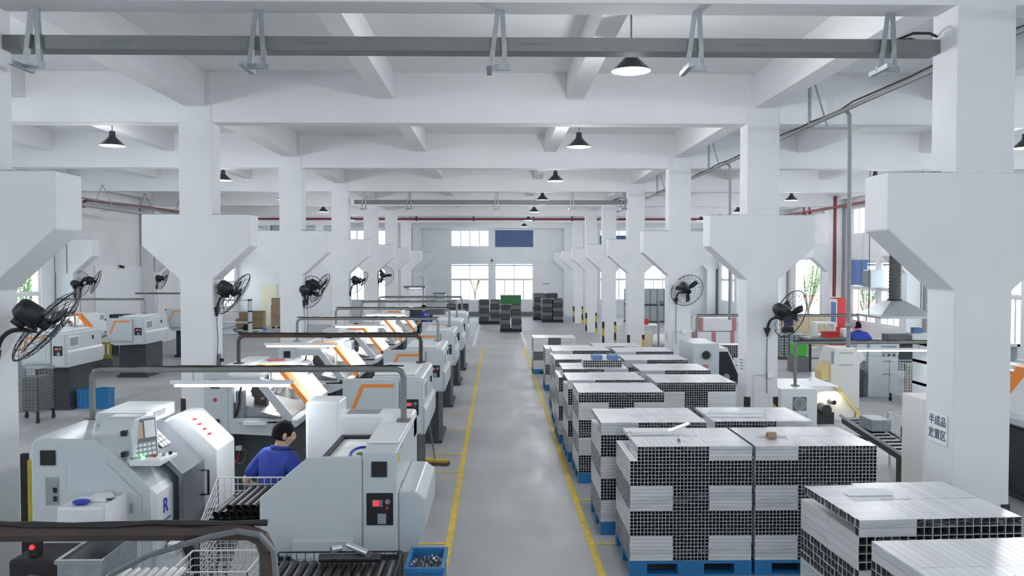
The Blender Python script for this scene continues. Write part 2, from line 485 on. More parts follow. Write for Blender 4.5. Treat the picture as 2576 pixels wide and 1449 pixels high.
# columns with two-sided corbels; upper shaft slightly set back on the aisle side
def column(x, n, outer=False, hz=False):
    y = colY(n); hw = 0.26; cb = 0.86; dy = 0.46
    root = bpy.data.objects.new('column', None); COL.objects.link(root); root.location = (x, y, 0); tag(root, kind='structure')
    ci = -cb; co = cb
    if outer:
        if x < 0: ci = -0.28
        else: co = 0.28
    low = [(-hw, 0), (hw, 0), (hw, 2.82), (co, 3.36 if co > hw + .1 else 2.9), (co, 3.86), (ci, 3.86), (ci, 3.36 if ci < -hw - .1 else 2.9), (-hw, 2.82)]
    MB().prism(low, 'y', 0, dy).build('shaft', 'plaster', root, bevel=0.018)
    MB().box(-hw - 0.0, hw, 0.0, dy - 0.04, 3.85, ZC).build('upper_shaft', 'plaster', root, bevel=0.015)
    # rough mortar line on the corbel top
    mb = MB(); k = 14
    for i in range(k):
        a = ci + (co - ci) * i / k + 0.02; b_ = ci + (co - ci) * (i + 1) / k - random.uniform(0, .03)
        mb.box(a, b_, 0.03, dy - 0.02, 3.855, 3.862 + random.uniform(0.002, 0.012))
    mb.build('mortar', 'ink_grey', root)
    if hz:
        for sx in (-1, 1):
            MB().box(sx * (hw + .006), sx * (hw - .075), -0.006, 0.03, 0.03, 0.92).box(sx * (hw + .006), sx * (hw - .01), 0.03, 0.085, 0.03, 0.92).build('corner_guard', 'hazard', root)
    return root
cols = {}
for n in range(1, 8):
    cols['L', n] = column(XL + (0.13 if n == 1 else 0), n, hz=True)
    cols['R', n] = column(XR, n, hz=True)
for n in range(2, 8):
    cols['LO', n] = column(XLO, n, outer=True); cols['RO', n] = column(XRO, n, outer=True)
for x in (XL, XR, XLO, XRO):      # half columns built into the back wall
    column(x, 8, hz=False)

# walls with holes: list of (a0,a1,z0,z1)
def wall(name, axis, pos, thick, a0, a1, z0, z1, holes, m='plaster'):
    As = sorted(set([a0, a1] + [h[0] for h in holes] + [h[1] for h in holes]))
    Zs = sorted(set([z0, z1] + [h[2] for h in holes] + [h[3] for h in holes]))
    mb = MB()
    for i in range(len(As) - 1):
        run = None
        for j in range(len(Zs) - 1):
            ca, cz = (As[i] + As[i + 1]) / 2, (Zs[j] + Zs[j + 1]) / 2
            hole = any(h[0] < ca < h[1] and h[2] < cz < h[3] for h in holes)
            if not hole:
                if axis == 'x': mb.box(As[i], As[i + 1], pos, pos + thick, Zs[j], Zs[j + 1])
                else: mb.box(pos, pos + thick, As[i], As[i + 1], Zs[j], Zs[j + 1])
    return tag(mb.build(name, m), kind='structure')

UP = (4.19, 5.25); LO = (0.95, 3.23)
bw = []
for c in (-9.2, -0.29, 8.75):
    for s in (-1, 1):
        a = c + s * 1.335
        bw.append((a - 1.19, a + 1.19))
wall('wall_back', 'x', YB, 0.28, WL - .3, WR + .3, 0, ZC, [(a, b, *z) for a, b in bw for z in (UP, LO)])
wall('wall_front', 'x', -9.28, 0.28, WL - .3, WR + .3, 0, ZC, [(a, b, *z) for a, b in bw for z in (UP, LO)])
# side walls: one window group per bay
lw = []; rw = []
for n in (-1, 0, 1):       # bays beside and behind the camera
    y0 = colY(n) + 0.9
    lw += [(y0 + .0, y0 + 1.95), (y0 + 2.4, y0 + 4.4)]; rw += [(y0 + .35, y0 + 2.35), (y0 + 2.6, y0 + 4.6)]
for n in range(2, 8):
    y0 = colY(n) + 0.9
    if n in (2, 3): lw += [(y0 + .0, y0 + 1.95), (y0 + 2.4, y0 + 4.4)]
    if n == 6: lw += [(y0 + .3, y0 + 2.1), (y0 + 2.6, y0 + 4.4)]
    if n in (2, 3, 4, 6, 7): rw += [(y0 + .35, y0 + 2.35), (y0 + 2.6, y0 + 4.6)]
door_r = (colY(5) + 2.3, colY(5) + 5.2, 0.0, 3.4)
wall('wall_left', 'y', WL - 0.28, 0.28, -9.0, YB, 0, ZC, [(a, b, *z) for a, b in lw for z in (UP, LO)])
wall('wall_right', 'y', WR, 0.28, -9.0, YB, 0, ZC, [(a, b, *z) for a, b in rw for z in (UP, LO)] + [door_r])
# partition across the left bay with clerestory glazing
pw = [(-12.6, -11.1, 4.2, 5.25), (-10.85, -9.35, 4.2, 5.25), (-9.1, -7.9, 4.2, 5.25)]
wall('wall_partition', 'x', 42.75, 0.15, WL, -7.65, 0, ZC, pw)
tag(MB().box(-4.4, 4.0, YB - 0.03, YB, 0, 0.28).build('baseboard_back', 'panel_grey'), kind='structure')

WN = [0]
def window(axis, pos, a0, a1, z0, z1, cols_n=4, transom=None, open_pane=None, sgn=1, frost=False):
    WN[0] += 1
    root = bpy.data.objects.new('window_%d' % WN[0], None); COL.objects.link(root); tag(root, kind='structure')
    w = a1 - a0; t = 0.05
    if axis == 'x': root.location = (a0, pos, z0)
    else: root.location = (pos, a0, z0); root.rotation_euler = (0, 0, R(90))
    h = z1 - z0
    mb = MB().frame(0, w, 0, h, t, -0.04, 0.04)
    zt = h if transom is None else h * transom
    if transom: mb.box(t, w - t, -0.035, 0.035, zt - 0.035, zt + 0.035)
    mb.build('window_frame', 'frame_alu', root)
    k = cols_n
    for i in range(k):
        x0 = t + (w - 2 * t) * i / k; x1 = t + (w - 2 * t) * (i + 1) / k
        zz1 = zt - 0.035 if transom else h - t
        if open_pane == i: continue
        MB().frame(x0, x1, t, zz1, 0.032, -0.02, 0.02).build('sash', 'frame_alu', root)
        MB().box(x0 + .03, x1 - .03, -0.004, 0.004, t + .03, zz1 - .03).build('pane', 'glass_frost' if frost else 'glass', root)
    if transom:
        for i in range(2):
            x0 = t + (w - 2 * t) * i / 2; x1 = t + (w - 2 * t) * (i + 1) / 2
            MB().frame(x0, x1, zt + .035, h - t, 0.025, -0.02, 0.02).build('sash', 'frame_alu', root)
            MB().box(x0 + .02, x1 - .02, -0.004, 0.004, zt + .06, h - t - .02).build('pane', 'glass_frost' if frost else 'glass', root)
        MB().box(t, w - t, -0.10, -0.05, h - .17, h - .12).build('curtain_rail', 'blue_curtain', root)
    return root
for i, (a, b) in enumerate(bw):
    window('x', YB + 0.06, a, b, *UP, frost=True)
    window('x', YB + 0.06, a, b, *LO, transom=0.565, open_pane=2 if i == 2 else None, frost=True)
for a, b in bw:
    window('x', -9.15, a, b, *UP); window('x', -9.15, a, b, *LO, transom=0.565)
for a, b in lw:
    window('y', WL - 0.08, a, b, *UP); window('y', WL - 0.08, a, b, *LO, transom=0.565)
for a, b in rw:
    window('y', WR + 0.08, a, b, *UP); window('y', WR + 0.08, a, b, *LO, transom=0.565)
for a, b, z0, z1 in pw:
    window('x', 42.82, a, b, z0, z1, cols_n=2)
# open side door: jamb frame and one leaf folded against the wall
d5 = bpy.data.objects.new('door_1', None); COL.objects.link(d5); tag(d5, kind='structure'); d5.location = (WR + .02, door_r[0], 0)
MB().box(-0.05, 0.3, -0.0, 0.09, 0, 3.4).box(-0.05, 0.3, 2.81, 2.9, 0, 3.4).box(-0.05, 0.3, .09, 2.81, 3.31, 3.4).build('door_frame', 'frame_alu', d5)
d2 = bpy.data.objects.new('door_2', None); COL.objects.link(d2); tag(d2, kind='structure'); d2.location = (-11.85, 42.75, 0)
MB().box(-.42, .42, -0.05, 0.0, 0, 2.1).build('door_leaf', 'cream_door', d2, bevel=.006)
MB().box(.30, .36, -0.10, -0.05, 1.0, 1.06).build('door_handle', 'steel', d2)
# outlined shutter door on the left wall
d3 = bpy.data.objects.new('door_3', None); COL.objects.link(d3); tag(d3, kind='structure'); d3.location = (WL, 27.6, 0)
MB().box(0, 0.05, 0, 3.6, 0, 3.05).build('door_leaf', 'mach_bright', d3, bevel=.006)
# ------------------------------------------------------------------ pendant lamps
def lamp_proto():
    t = thing('pendant_lamp', 'x', 'lamp')
    MB().lathe([(0.055, 0.20), (0.062, 0.16), (0.07, 0.15), (0.225, 0.0), (0.222, -0.006)], 28).build('shade', 'lamp_black', t, smooth=True)
    MB().lathe([(0.001, 0.035), (0.12, 0.03), (0.218, 0.0)], 28).build('reflector', 'lamp_white', t, smooth=True)
    MB().cyl((0, 0, 0.15), (0, 0, 0.26), 0.058, 0.05, 16).build('driver_cap', 'lamp_black', t, smooth=True)
    MB().cyl((0, 0, 0.26), (0, 0, 0.90), 0.011, n=8).cyl((0, 0, 0.88), (0, 0, 0.905), 0.05, n=12).build('rod', 'pipe_grey', t)
    return t
_lp = lamp_proto(); _lp.location = (0, 0, 0)
_first = [True]
def lamp(x, y, label, group):
    z = ZC - 0.905
    if _first[0]:
        o = _lp; o.location = (x, y, z); o['label'] = label; o['group'] = group; _first[0] = False
    else: o = copy_tree(_lp, (x, y, z), None, label, group)
    l = bpy.data.lights.new('bulb', 'POINT'); l.energy = LAMP_W; l.color = (0.97, 0.985, 1.0); l.shadow_soft_size = 0.12
    b = bpy.data.objects.new('bulb', l); COL.objects.link(b); b.location = (0, 0, -0.2); b.parent = o
LAMP_W = 46
for d in (-0.5, 0.5, 1.53, 2.5, 3.5, 4.5, 5.5, 6.5, 7.5):
    lamp(1.5, d * 6, 'black conical pendant lamp with white glowing underside hung over the central aisle', 'pendant lamps over the central aisle')
for d in (0.5, 1.5, 2.5, 3.5, 4.5, 5.5, 6.5):
    lamp(-6.95, d * 6, 'black conical pendant lamp hung above the passage beside the left machine rows', 'pendant lamps over the left bay')
    lamp(9.75, d * 6, 'black conical pendant lamp hung in the bay with the exhaust hood', 'pendant lamps over the right bay')

# ------------------------------------------------------------------ cable trays
def hanger_mesh():
    mb = MB()
    mb.cyl((-0.0, 0, 0.0), (-0.035, 0, -0.46), 0.001)      # placeholder slit keeps the V apart
    mb = MB()
    for x0, x1 in ((-0.02, -0.085), (0.02, 0.045)):
        mb.prism([(x0 - .022, 0), (x0 + .022, 0), (x1 + .022, -0.50), (x1 - .022, -0.50)], 'y', -0.004, 0.004)
        mb.prism([(x0 + .018, 0), (x0 + .022, 0), (x1 + .022, -0.50), (x1 + .018, -0.50)], 'y', 0.004, 0.035)
    mb.box(-0.12, -0.075, -0.20, 0.16, -0.54, -0.50)
    mb.box(-0.12, 0.09, -0.012, 0.012, -0.53, -0.48)
    return mb.mesh('hanger', 'galv')
_hm = hanger_mesh()
def cable_tray(y, label, hang):
    z0 = 4.97
    t = thing('cable_tray', label, 'cable tray', (0, y, z0))
    MB().box(-4.42, 4.03, -0.10, 0.10, 0, 0.125).build('trunking', 'tray_grey', t, bevel=.004)
    for x in (-3.4, -1.65, 0.35, 2.3): MB().box(x - .13, x + .13, -0.103, -0.098, 0.055, 0.075).build('maker_plate', 'panel_grey', t)
    for x in hang: plink('hanger', _hm, t, (x, -0.135, ZB - z0))
    MB().tube([(3.65, -.05, .13), (3.8, -.06, .19), (3.95, -.06, .19), (4.02, -.06, .16)], 0.012).tube([(3.6, -.02, .13), (3.8, -.02, .15), (4.02, -.03, .08)], .01).build('cables', 'rubber', t)
    return t
cable_tray(7.52, 'long grey cable trunking hung under the nearest ceiling beam on V-shaped angle hangers', (-4.10, -2.12, 0.03, 1.8, 3.55))
cable_tray(25.62, 'grey cable trunking under a distant beam before the red sprinkler pipe', (-4.1, -2.7, 0.0, 2.35, 3.95))
# conduit run with triangular brackets beside the right columns
t = thing('conduit_run', 'grey steel conduit run on triangular brackets beside the right column row', 'conduit', (4.82, 8, 5.2))
mb = MB().tube([(0, -5, 0.0), (0, 16, 0.0), (0, 34, 0)], 0.032, 8); mb.build('conduit', 'pipe_grey', t)
MB().tube([(random.uniform(-.03, .03), -2 + i * .5, 0.045 + random.uniform(-.012, .02)) for i in range(60)], 0.012, 5).build('cable', 'rubber', t)
for k in range(5):
    y = 4.6 + 6 * k
    MB().box(-.02, .02, y - .02, y + .02, -.04, .9).cyl((0, y, .9), (.28, y, -.02), .015, n=4).box(-.02, .62, y - .018, y + .018, -.05, -.02).build('bracket', 'galv', t)
for y in (3.35, 9.2, 15.2):
    MB().tube([(0.03, y, 0.0), (0.08, y, -.06), (0.09, y, -.5), (0.10, y, -3.3)], 0.03, 8).build('drop_pipe', 'pipe_grey', t)
MB().box(0.03, 0.17, 3.28, 3.32, -3.0, -2.95).build('clamp', 'galv', t)

t = thing('conduit_run', 'thin dark conduit on brackets running along the left outer columns', 'conduit', (-11.9, 20, 5.0))
MB().tube([(0, -4, 0.0), (0, 22, 0)], 0.028, 6).build('conduit', 'pipe_grey', t)
MB().box(.25, .40, -2, 8, -.28, -.20).build('trunking', 'tray_grey', t)
for k in range(5):
    y = -1 + 3 * k
    MB().cyl((0, y, .5), (-.2, y, -.03), .014, n=4).cyl((0, y, .5), (0.36, y, -.3), .014, n=4).box(-.02, .45, y - .015, y + .015, -.31, -.28).build('bracket', 'galv', t)
for y in (2.9, 8.7): MB().tube([(0, y, 0), (0, y, -2.15)], .022, 6).build('drop_pipe', 'pipe_grey', t)

# red sprinkler pipes
t = thing('sprinkler_pipe', 'long dark red sprinkler pipe crossing the hall before the far windows', 'pipe', (0, 42.45, 5.47))
mb = MB(); mb.tube([(-12.4, 0, 0), (13.0, 0, 0)], 0.055, 10); mb.build('pipe', 'red_pipe', t, smooth=True)
for x in (-4.15, -1.2, 1.9, 3.9): MB().box(x - .04, x + .04, -.075, .075, -.10, .14).build('clamp', 'mach_dark', t)
t = thing('sprinkler_pipe', 'red sprinkler pipe along the right wall with a riser beside the fire cabinet', 'pipe', (12.5, 24, 5.2))
MB().tube([(0, -5, 0), (0, 18.2, 0.05)], 0.05, 10).build('pipe', 'red_pipe', t, smooth=True)
MB().tube([(0.10, 6.35, .45), (.10, 6.35, -3.3)], 0.065, 10).build('riser', 'red_pipe', t, smooth=True)
for y in (8.6, 9.2): MB().tube([(0, y, 0), (0, y, .35)], .035, 8).box(-.06, .06, y - .06, y + .06, -.08, .02).build('branch', 'red_pipe', t)
t = thing('sprinkler_pipe', 'short red sprinkler pipe turning down at the shutter door of the left wall', 'pipe', (-12.45, 21, 5.0))
MB().tube([(0, 4.0, -.2), (0, 4.0, 0), (0, 4.2, 0.05), (0.0, 13, 0.2)], 0.05, 8).build('pipe', 'red_pipe', t, smooth=True)

# ------------------------------------------------------------------ wall fans
def fan_meshes():
    r = 0.39; mb = MB()
    def prof(t, s): return (r * math.sin(t * math.pi / 2), s * 0.085 * math.cos(t * math.pi / 2))
    for s in (1, -1):
        nr = 22
        for k in range(nr):
            a = 2 * math.pi * k / nr; sk = 0.35 * s
            pts = []
            for i in range(6):
                t = 0.16 + 0.84 * i / 5; rr, z = prof(t, s); aa = a + sk * t
                pts.append((rr * math.cos(aa), rr * math.sin(aa), z))
            mb.tube(pts, 0.0026, 3)
        for t in (0.3, 0.62):
            rr, z = prof(t, s); mb.tube([(rr * math.cos(2 * math.pi * k / 24), rr * math.sin(2 * math.pi * k / 24), z) for k in range(24)], 0.003, 3, closed=True)
    mb.tube([(r * math.cos(2 * math.pi * k / 36), r * math.sin(2 * math.pi * k / 36), 0) for k in range(36)], 0.008, 5, closed=True)
    mb.lathe([(0.001, 0.094), (0.07, 0.09), (0.07, 0.08), (0.001, 0.078)], 14)
    cage = mb.mesh('cage', 'fan_black')
    bl = MB()
    v = []; n = 7
    for i in range(n):
        u = i / (n - 1); rad = 0.05 + 0.25 * u; w = 0.022 + 0.036 * math.sin(u * 2.4); tw = R(38 - 22 * u)
        for s in (-1, 1):
            for th in (-0.003, 0.003):
                v.append((rad, s * w * math.cos(tw) + 0.02 * u, s * w * math.sin(tw) * 0.6 + th))
    fs = []
    for i in range(n - 1):
        a = i * 4; b = a + 4
        fs += [(a, a + 2, b + 2, b), (a + 1, b + 1, b + 3, a + 3), (a, b, b + 1, a + 1), (a + 2, a + 3, b + 3, b + 2)]
    fs += [(0, 1, 3, 2), (4 * n - 4, 4 * n - 2, 4 * n - 1, 4 * n - 3)]
    bl._add(v, fs); blade = bl.mesh('blade', 'fan_black', True)
    mo = MB().lathe([(0.001, -0.30), (0.07, -0.29), (0.098, -0.25), (0.105, -0.12), (0.095, -0.075), (0.001, -0.07)], 18)
    mo.box(-.02, .02, -.15, -.08, -.24, -.13)
    motor = mo.mesh('motor', 'fan_black', True)
    hub = MB().lathe([(0.001, 0.03), (0.05, 0.02), (0.055, -0.05), (0.02, -0.09)], 14).mesh('hub', 'fan_black', True)
    return cage, blade, motor, hub
FM = fan_meshes()
def wall_fan(P, M, n, label, wall_n=(1, 0, 0), spin=0.0, scale=1.0):
    """P plate point, M motor offset from P, n facing direction"""
    t = thing('wall_fan', label, 'fan', P, 0, 'black wall fans')
    wn = Vector(wall_n); M = Vector(M); n = Vector(n).normalized()
    side = wn.cross(Vector((0, 0, 1)))
    pl = MB(); pts = []
    for a, b in ((-.055, .06), (.055, .06), (0, -.09)):
        pts.append(side * a + Vector((0, 0, b)))
    v = [tuple(p) for p in pts] + [tuple(p + wn * 0.045) for p in pts]
    pl._add(v, [(0, 2, 1), (3, 4, 5), (0, 1, 4, 3), (1, 2, 5, 4), (2, 0, 3, 5)]).build('bracket_plate', 'fan_black', t)
    E = M - n * 0.12
    arm = []
    for i in range(9):
        u = i / 8; p0 = wn * 0.03; p1 = wn * 0.05 + Vector((0, 0, E.z * 1.05 - .05)); p2 = E + Vector((0, 0, -0.13))
        arm.append(p0 * (1 - u) ** 2 + p1 * 2 * u * (1 - u) + p2 * u * u)
    arm.append(E + Vector((0, 0, -.03)))
    MB().tube(arm, 0.021, 8).build('arm', 'fan_black', t, smooth=True)
    q = n.to_track_quat('Z', 'Y'); mw = Matrix.Translation(M) @ q.to_matrix().to_4x4() @ Matrix.Diagonal((scale, scale, scale, 1))
    for nm, me in (('cage', FM[0]), ('motor', FM[2]), ('hub', FM[3])):
        o = plink(nm, me, t); o.matrix_local = mw
    for k in range(3):
        o = plink('blade', FM[1], t); o.matrix_local = mw @ Matrix.Rotation(spin + 2 * math.pi * k / 3, 4, 'Z')
    cp = [arm[0] + Vector((0, 0, -.05)), arm[0] + Vector((0.02, 0, -.35)), arm[0] + Vector((-.01, 0, -.7))]
    MB().tube([tuple(wn * 0.02 + Vector((0, 0, -.1))), tuple(wn * 0.03 + Vector((0, .02, -.5))), tuple(wn * 0.01 + Vector((0, -.02, -1.0)))], .006, 4).build('power_cable', 'rubber', t)
    return t
wall_fan((-4.39, 7.2, 2.24), (0.40, 0.12, 0.27), (0.55, 0.45, -0.62), 'black wall fan seen largest, on the left column beside the fenced pallet cage', spin=.4)
wall_fan((-4.525, 13.24, 2.32), (0.27, 0.12, 0.27), (0.66, 0.42, -0.55), 'black wall fan on the left column that carries a grey socket box', spin=.8)
wall_fan((-4.525, 19.22, 2.18), (0.10, 0.12, 0.25), (0.35, 0.88, -0.3), 'black wall fan facing down the hall, paired with another on its column', spin=1.2)
wall_fan((-4.525, 19.52, 2.20), (0.30, 0.12, 0.32), (0.72, 0.40, -0.52), 'black wall fan turned to the machines, paired with another on its column', spin=.1)
wall_fan((-4.525, 25.25, 2.20), (0.30, 0.12, 0.33), (0.70, 0.42, -0.52), 'black wall fan on the left column beyond the column with two fans', spin=.5)
wall_fan((-4.525, 31.3, 2.45), (0.20, 0.15, 0.22), (0.15, 0.92, -0.2), 'black wall fan in front of the narrow bright window of the left row', spin=.9)
wall_fan((-12.88, 25.2, 2.15), (0.10, 0.12, 0.33), (0.30, 0.9, -0.15), 'black wall fan on the outer left column facing down the hall', spin=.2)
wall_fan((-12.88, 25.5, 2.15), (0.45, 0.12, 0.40), (0.78, 0.40, -0.35), 'black wall fan on the outer left column turned towards the shutter door', spin=.7)
wall_fan((-12.88, 31.2, 2.25), (0.22, 0.15, 0.28), (0.72, 0.55, -0.35), 'black wall fan on the outer left column beyond the shutter door', spin=.3)
wall_fan((-13.44, 22.9, 2.5), (0.25, 0.15, 0.28), (0.70, 0.60, -0.3), 'black wall fan on the pier between the two left wall windows', spin=.3)
wall_fan((4.36, 13.135, 1.98), (0.30, -0.22, 0.30), (0.90, 0.22, -0.35), 'black wall fan on the right column next to the worker standing at the side door', wall_n=(0, -1, 0), spin=.6)
wall_fan((4.20, 19.135, 2.22), (0.20, -0.26, 0.26), (0.55, 0.70, -0.45), 'black wall fan on the right column above the wrapped foam bundles', wall_n=(0, -1, 0), spin=.15)

# ------------------------------------------------------------------ overhead service frames
def service_frame(x0, x1, y, z, zl0, zl1, label, m='pipe_grey', r=0.026, led=None, cables=.010, group='overhead pipe frames over the lathes'):
    t = thing('service_frame', label, 'pipe frame', (0, y, 0), 0, group)
    rad = 0.07
    def corner(x, s):
        return [(x, 0, z - rad), (x + s * rad * .3, 0, z - rad * .3), (x + s * rad, 0, z)]
    if zl0 is not None:
        MB().tube([(x0, 0, zl0), (x0, 0, z - rad)], r, 8).box(x0 - .06, x0 + .06, -.06, .06, zl0, zl0 + .012).build('post', m, t, smooth=False)
    if zl1 is not None:
        MB().tube([(x1, 0, zl1), (x1, 0, z - rad)], r, 8).box(x1 - .06, x1 + .06, -.06, .06, zl1, zl1 + .012).build('post', m, t)
    pts = (corner(x0, 1) if zl0 is not None else [(x0, 0, z)]) + (corner(x1, -1)[::-1] if zl1 is not None else [(x1, 0, z)])
    MB().tube(pts, r, 8).build('crossbar', m, t)
    if cables:
        n = 24
        mb = MB()
        for k in range(2):
            mb.tube([(x0 + (x1 - x0) * i / n, random.uniform(-.012, .012), z + r + .002 + random.uniform(-.004, .006)) for i in range(n + 1)], cables, 5)
        mb.build('cable', 'rubber', t)
    if led:
        a, b = led
        MB().box(a, b, -.03, .03, z - .13, z - .10).build('led_housing', 'frame_alu', t)
        MB().cyl((a + .03, 0, z - .145), (b - .03, 0, z - .145), .015, n=10).build('led_tube', 'led', t)
        for xx in (a + .2, b - .2): MB().cyl((xx, 0, z - .10), (xx, 0, z), .006, n=6).build('led_hanger', 'galv', t)
        area_light('led_glow', ((a + b) / 2, 0, z - .17), (0, 0, 0), b - a, LED_W, (0.95, 0.98, 1), .03, t)
    return t
LED_W = 8
# ------------------------------------------------------------------ lathes
def display_plate(t, x, y, z, w=0.19, h=0.23):
    """black inset plate on a face looking along -y, with red digits, gauge, note"""
    p = MB().box(x - w / 2, x + w / 2, y - .008, y, z - h / 2, z + h / 2).build('display_plate', 'black', t, bevel=.006)
    MB().box(x - w * .28, x + w * .12, y - .016, y - .008, z + h * .08, z + h * .30).build('meter', 'panel_grey', p)
    MB().box(x - w * .24, x - w * .02, y - .018, y - .016, z + h * .12, z + h * .27).build('red_digits', 'digit_red', p)
    MB().cyl((x + w * .3, y - .008, z + h * .24), (x + w * .3, y - .02, z + h * .24), w * .10, n=14).build('gauge', 'steel', p)
    MB().box(x - w * .08, x + w * .24, y - .012, y - .008, z - h * .46, z - h * .14).build('note', 'ink_grey', p)
    MB().cyl((x + w * .28, y - .008, z + h * .05), (x + w * .28, y - .02, z + h * .05), w * .06, n=10).build('red_knob', 'red', p)
    return p

def hose_set(t, x, y, z):
    c = []
    for i in range(22):
        a = i / 21 * 2 * math.pi * 1.4
        c.append((x + .11 * math.cos(a) * (1 - i / 60), y - .02 - .0008 * i, z + .11 * math.sin(a)))
    MB().tube(c, .006, 5).build('air_hose', 'panel_grey', t)
    MB().tube([(x - .25, y - .02, z - .18), (x - .12, y - .04, z - .17), (x - .02, y - .03, z - .06), (x, y - .02, z + .05)], .008, 5).build('red_hose', 'red', t)
    MB().box(x - .04, x + .03, y - .05, y, z + .06, z + .12).cyl((x - .27, y - .03, z - .24), (x - .27, y - .03, z - .14), .025, n=10).build('regulator', 'mach_bright', t)

def lathe_open(label, loc, group):
    """open-front lathe, operator side +x"""
    t = thing('lathe', label, 'lathe', loc, 0, group)
    L = 1.9
    MB().box(.06, .92, .22, L - .15, 0, .91).box(.02, .98, .18, L - .1, 0, .05).build('base', 'mach_dark', t, bevel=.01)
    MB().box(0, .31, 0, L, .60, 1.70).build('rear_cabinet', 'mach', t, bevel=.012)
    MB().prism([(.31, .93), (.86, .90), (1.17, 1.02), (1.17, 1.10), (.31, 1.07)], 'y', 0, L).build('bed_tray', 'mach', t, bevel=.008)
    MB().ring_poly([(.31, 1.06), (.31, 1.64), (.70, 1.64), (1.10, 1.16), (1.10, 1.06)],
                   [(.36, 1.12), (.36, 1.54), (.66, 1.54), (.97, 1.15), (.97, 1.12)], 'y', 0, .05).build('end_frame', 'mach', t, bevel=.006)
    MB().prism([(.31, 1.05), (.31, 1.66), (.70, 1.66), (1.10, 1.16), (1.10, 1.05)], 'y', L - .05, L).build('end_wall', 'mach_bright', t, bevel=.006)
    MB().box(.30, .70, .05, L - .05, 1.62, 1.665).build('roof', 'mach_bright', t, bevel=.008)
    MB().box(.31, .33, .05, L - .05, 1.07, 1.62).build('splash_wall', 'mach_bright', t)
    # slid-open door with orange polycarbonate edge
    d = MB().prism([(.70, 1.68), (.75, 1.68), (1.16, 1.17), (1.16, 1.03), (1.12, 1.03), (1.12, 1.15)], 'y', 1.0, L).build('sliding_door', 'mach_bright', t, bevel=.006)
    MB().prism([(.40, 1.69), (.75, 1.69), (.75, 1.68), (.40, 1.675)], 'y', .55, 1.0).build('orange_top_strip', 'orange_poly', d)
    MB().prism([(.69, 1.685), (.75, 1.69), (1.17, 1.18), (1.17, 1.02), (1.12, 1.02), (1.12, 1.15)], 'y', .74, 1.0).build('orange_window', 'orange_poly', d)
    MB().cyl((1.165, .84, 1.07), (1.195, .84, 1.07), .025, n=10).build('door_knob', 'black', d)
    # inside
    MB().cyl((.52, 1.25, 1.32), (.52, 1.50, 1.32), .13, n=20).cyl((.52, 1.20, 1.32), (.52, 1.25, 1.32), .07, n=14).build('chuck', 'steel', t, smooth=True)
    MB().box(.40, .66, 1.50, 1.85, 1.10, 1.50).build('headstock', 'mach_bright', t, bevel=.01)
    MB().prism([(.34, 1.07), (1.05, 1.07), (1.05, 1.11), (.34, 1.30)], 'y', .15, 1.2).build('slant_bed', 'steel', t)
    MB().box(.37, .47, .10, .20, 1.10, 1.45).build('guard_plate', 'galv', t)
    MB().cyl((.60, .30, 1.42), (.60, .60, 1.42), .10, n=8).box(.52, .68, .38, .50, 1.20, 1.50).build('tool_turret', 'iron', t)
    for k in range(5):
        a = k * 1.25
        MB().box(.58 + .10 * math.cos(a), .63 + .10 * math.cos(a), .36, .56, 1.40 + .10 * math.sin(a), 1.44 + .10 * math.sin(a)).build('tool_holder', 'steel', t)
    MB().tube([(.44, .12, 1.52), (.42, .09, 1.42), (.42, .08, 1.3), (.38, .08, 1.14)], .013, 6).build('coolant_hose', 'black', t)
    MB().box(.62, .88, .18, .50, 1.12, 1.19).prism([(.70, 1.19), (.95, 1.13), (.98, 1.15), (.72, 1.22)], 'y', -.06, .3).build('part_chute', 'steel', t)
    MB().box(.52, .80, -.12, .02, 1.06, 1.10).build('catch_tray', 'mach_bright', t, bevel=.004)
    MB().cyl((.60, .2, 1.60), (.60, 1.5, 1.60), .014, n=8).build('work_light', 'work_light', t)
    area_light('work_glow', (.62, .85, 1.575), (0, 0, 0), .08, 5, (1, .96, .9), 1.2, t)
    # near end of the rear cabinet: vents, stop plate
    for z in (1.56, 1.06): MB().box(.09, .20, -.012, 0, z - .055, z + .055).build('vent', 'black_matte', t, bevel=.004)
    MB().box(.125, .165, -.008, 0, 1.34, 1.38).build('stop_plate', 'red', t)
    # control box at far end
    c = MB().box(.52, .93, 1.62, 1.95, 1.25, 1.63).build('control_box', 'mach_bright', t, bevel=.012)
    MB().box(.93, .936, 1.68, 1.89, 1.46, 1.60).build('screen', 'screen', c)
    for r_ in range(3):
        MB().box(.93, .938, 1.66, 1.91, 1.28 + r_ * .055, 1.315 + r_ * .055).build('key_row', 'panel_grey', c)
    hose_set(t, .38, .22, .62)
    return t

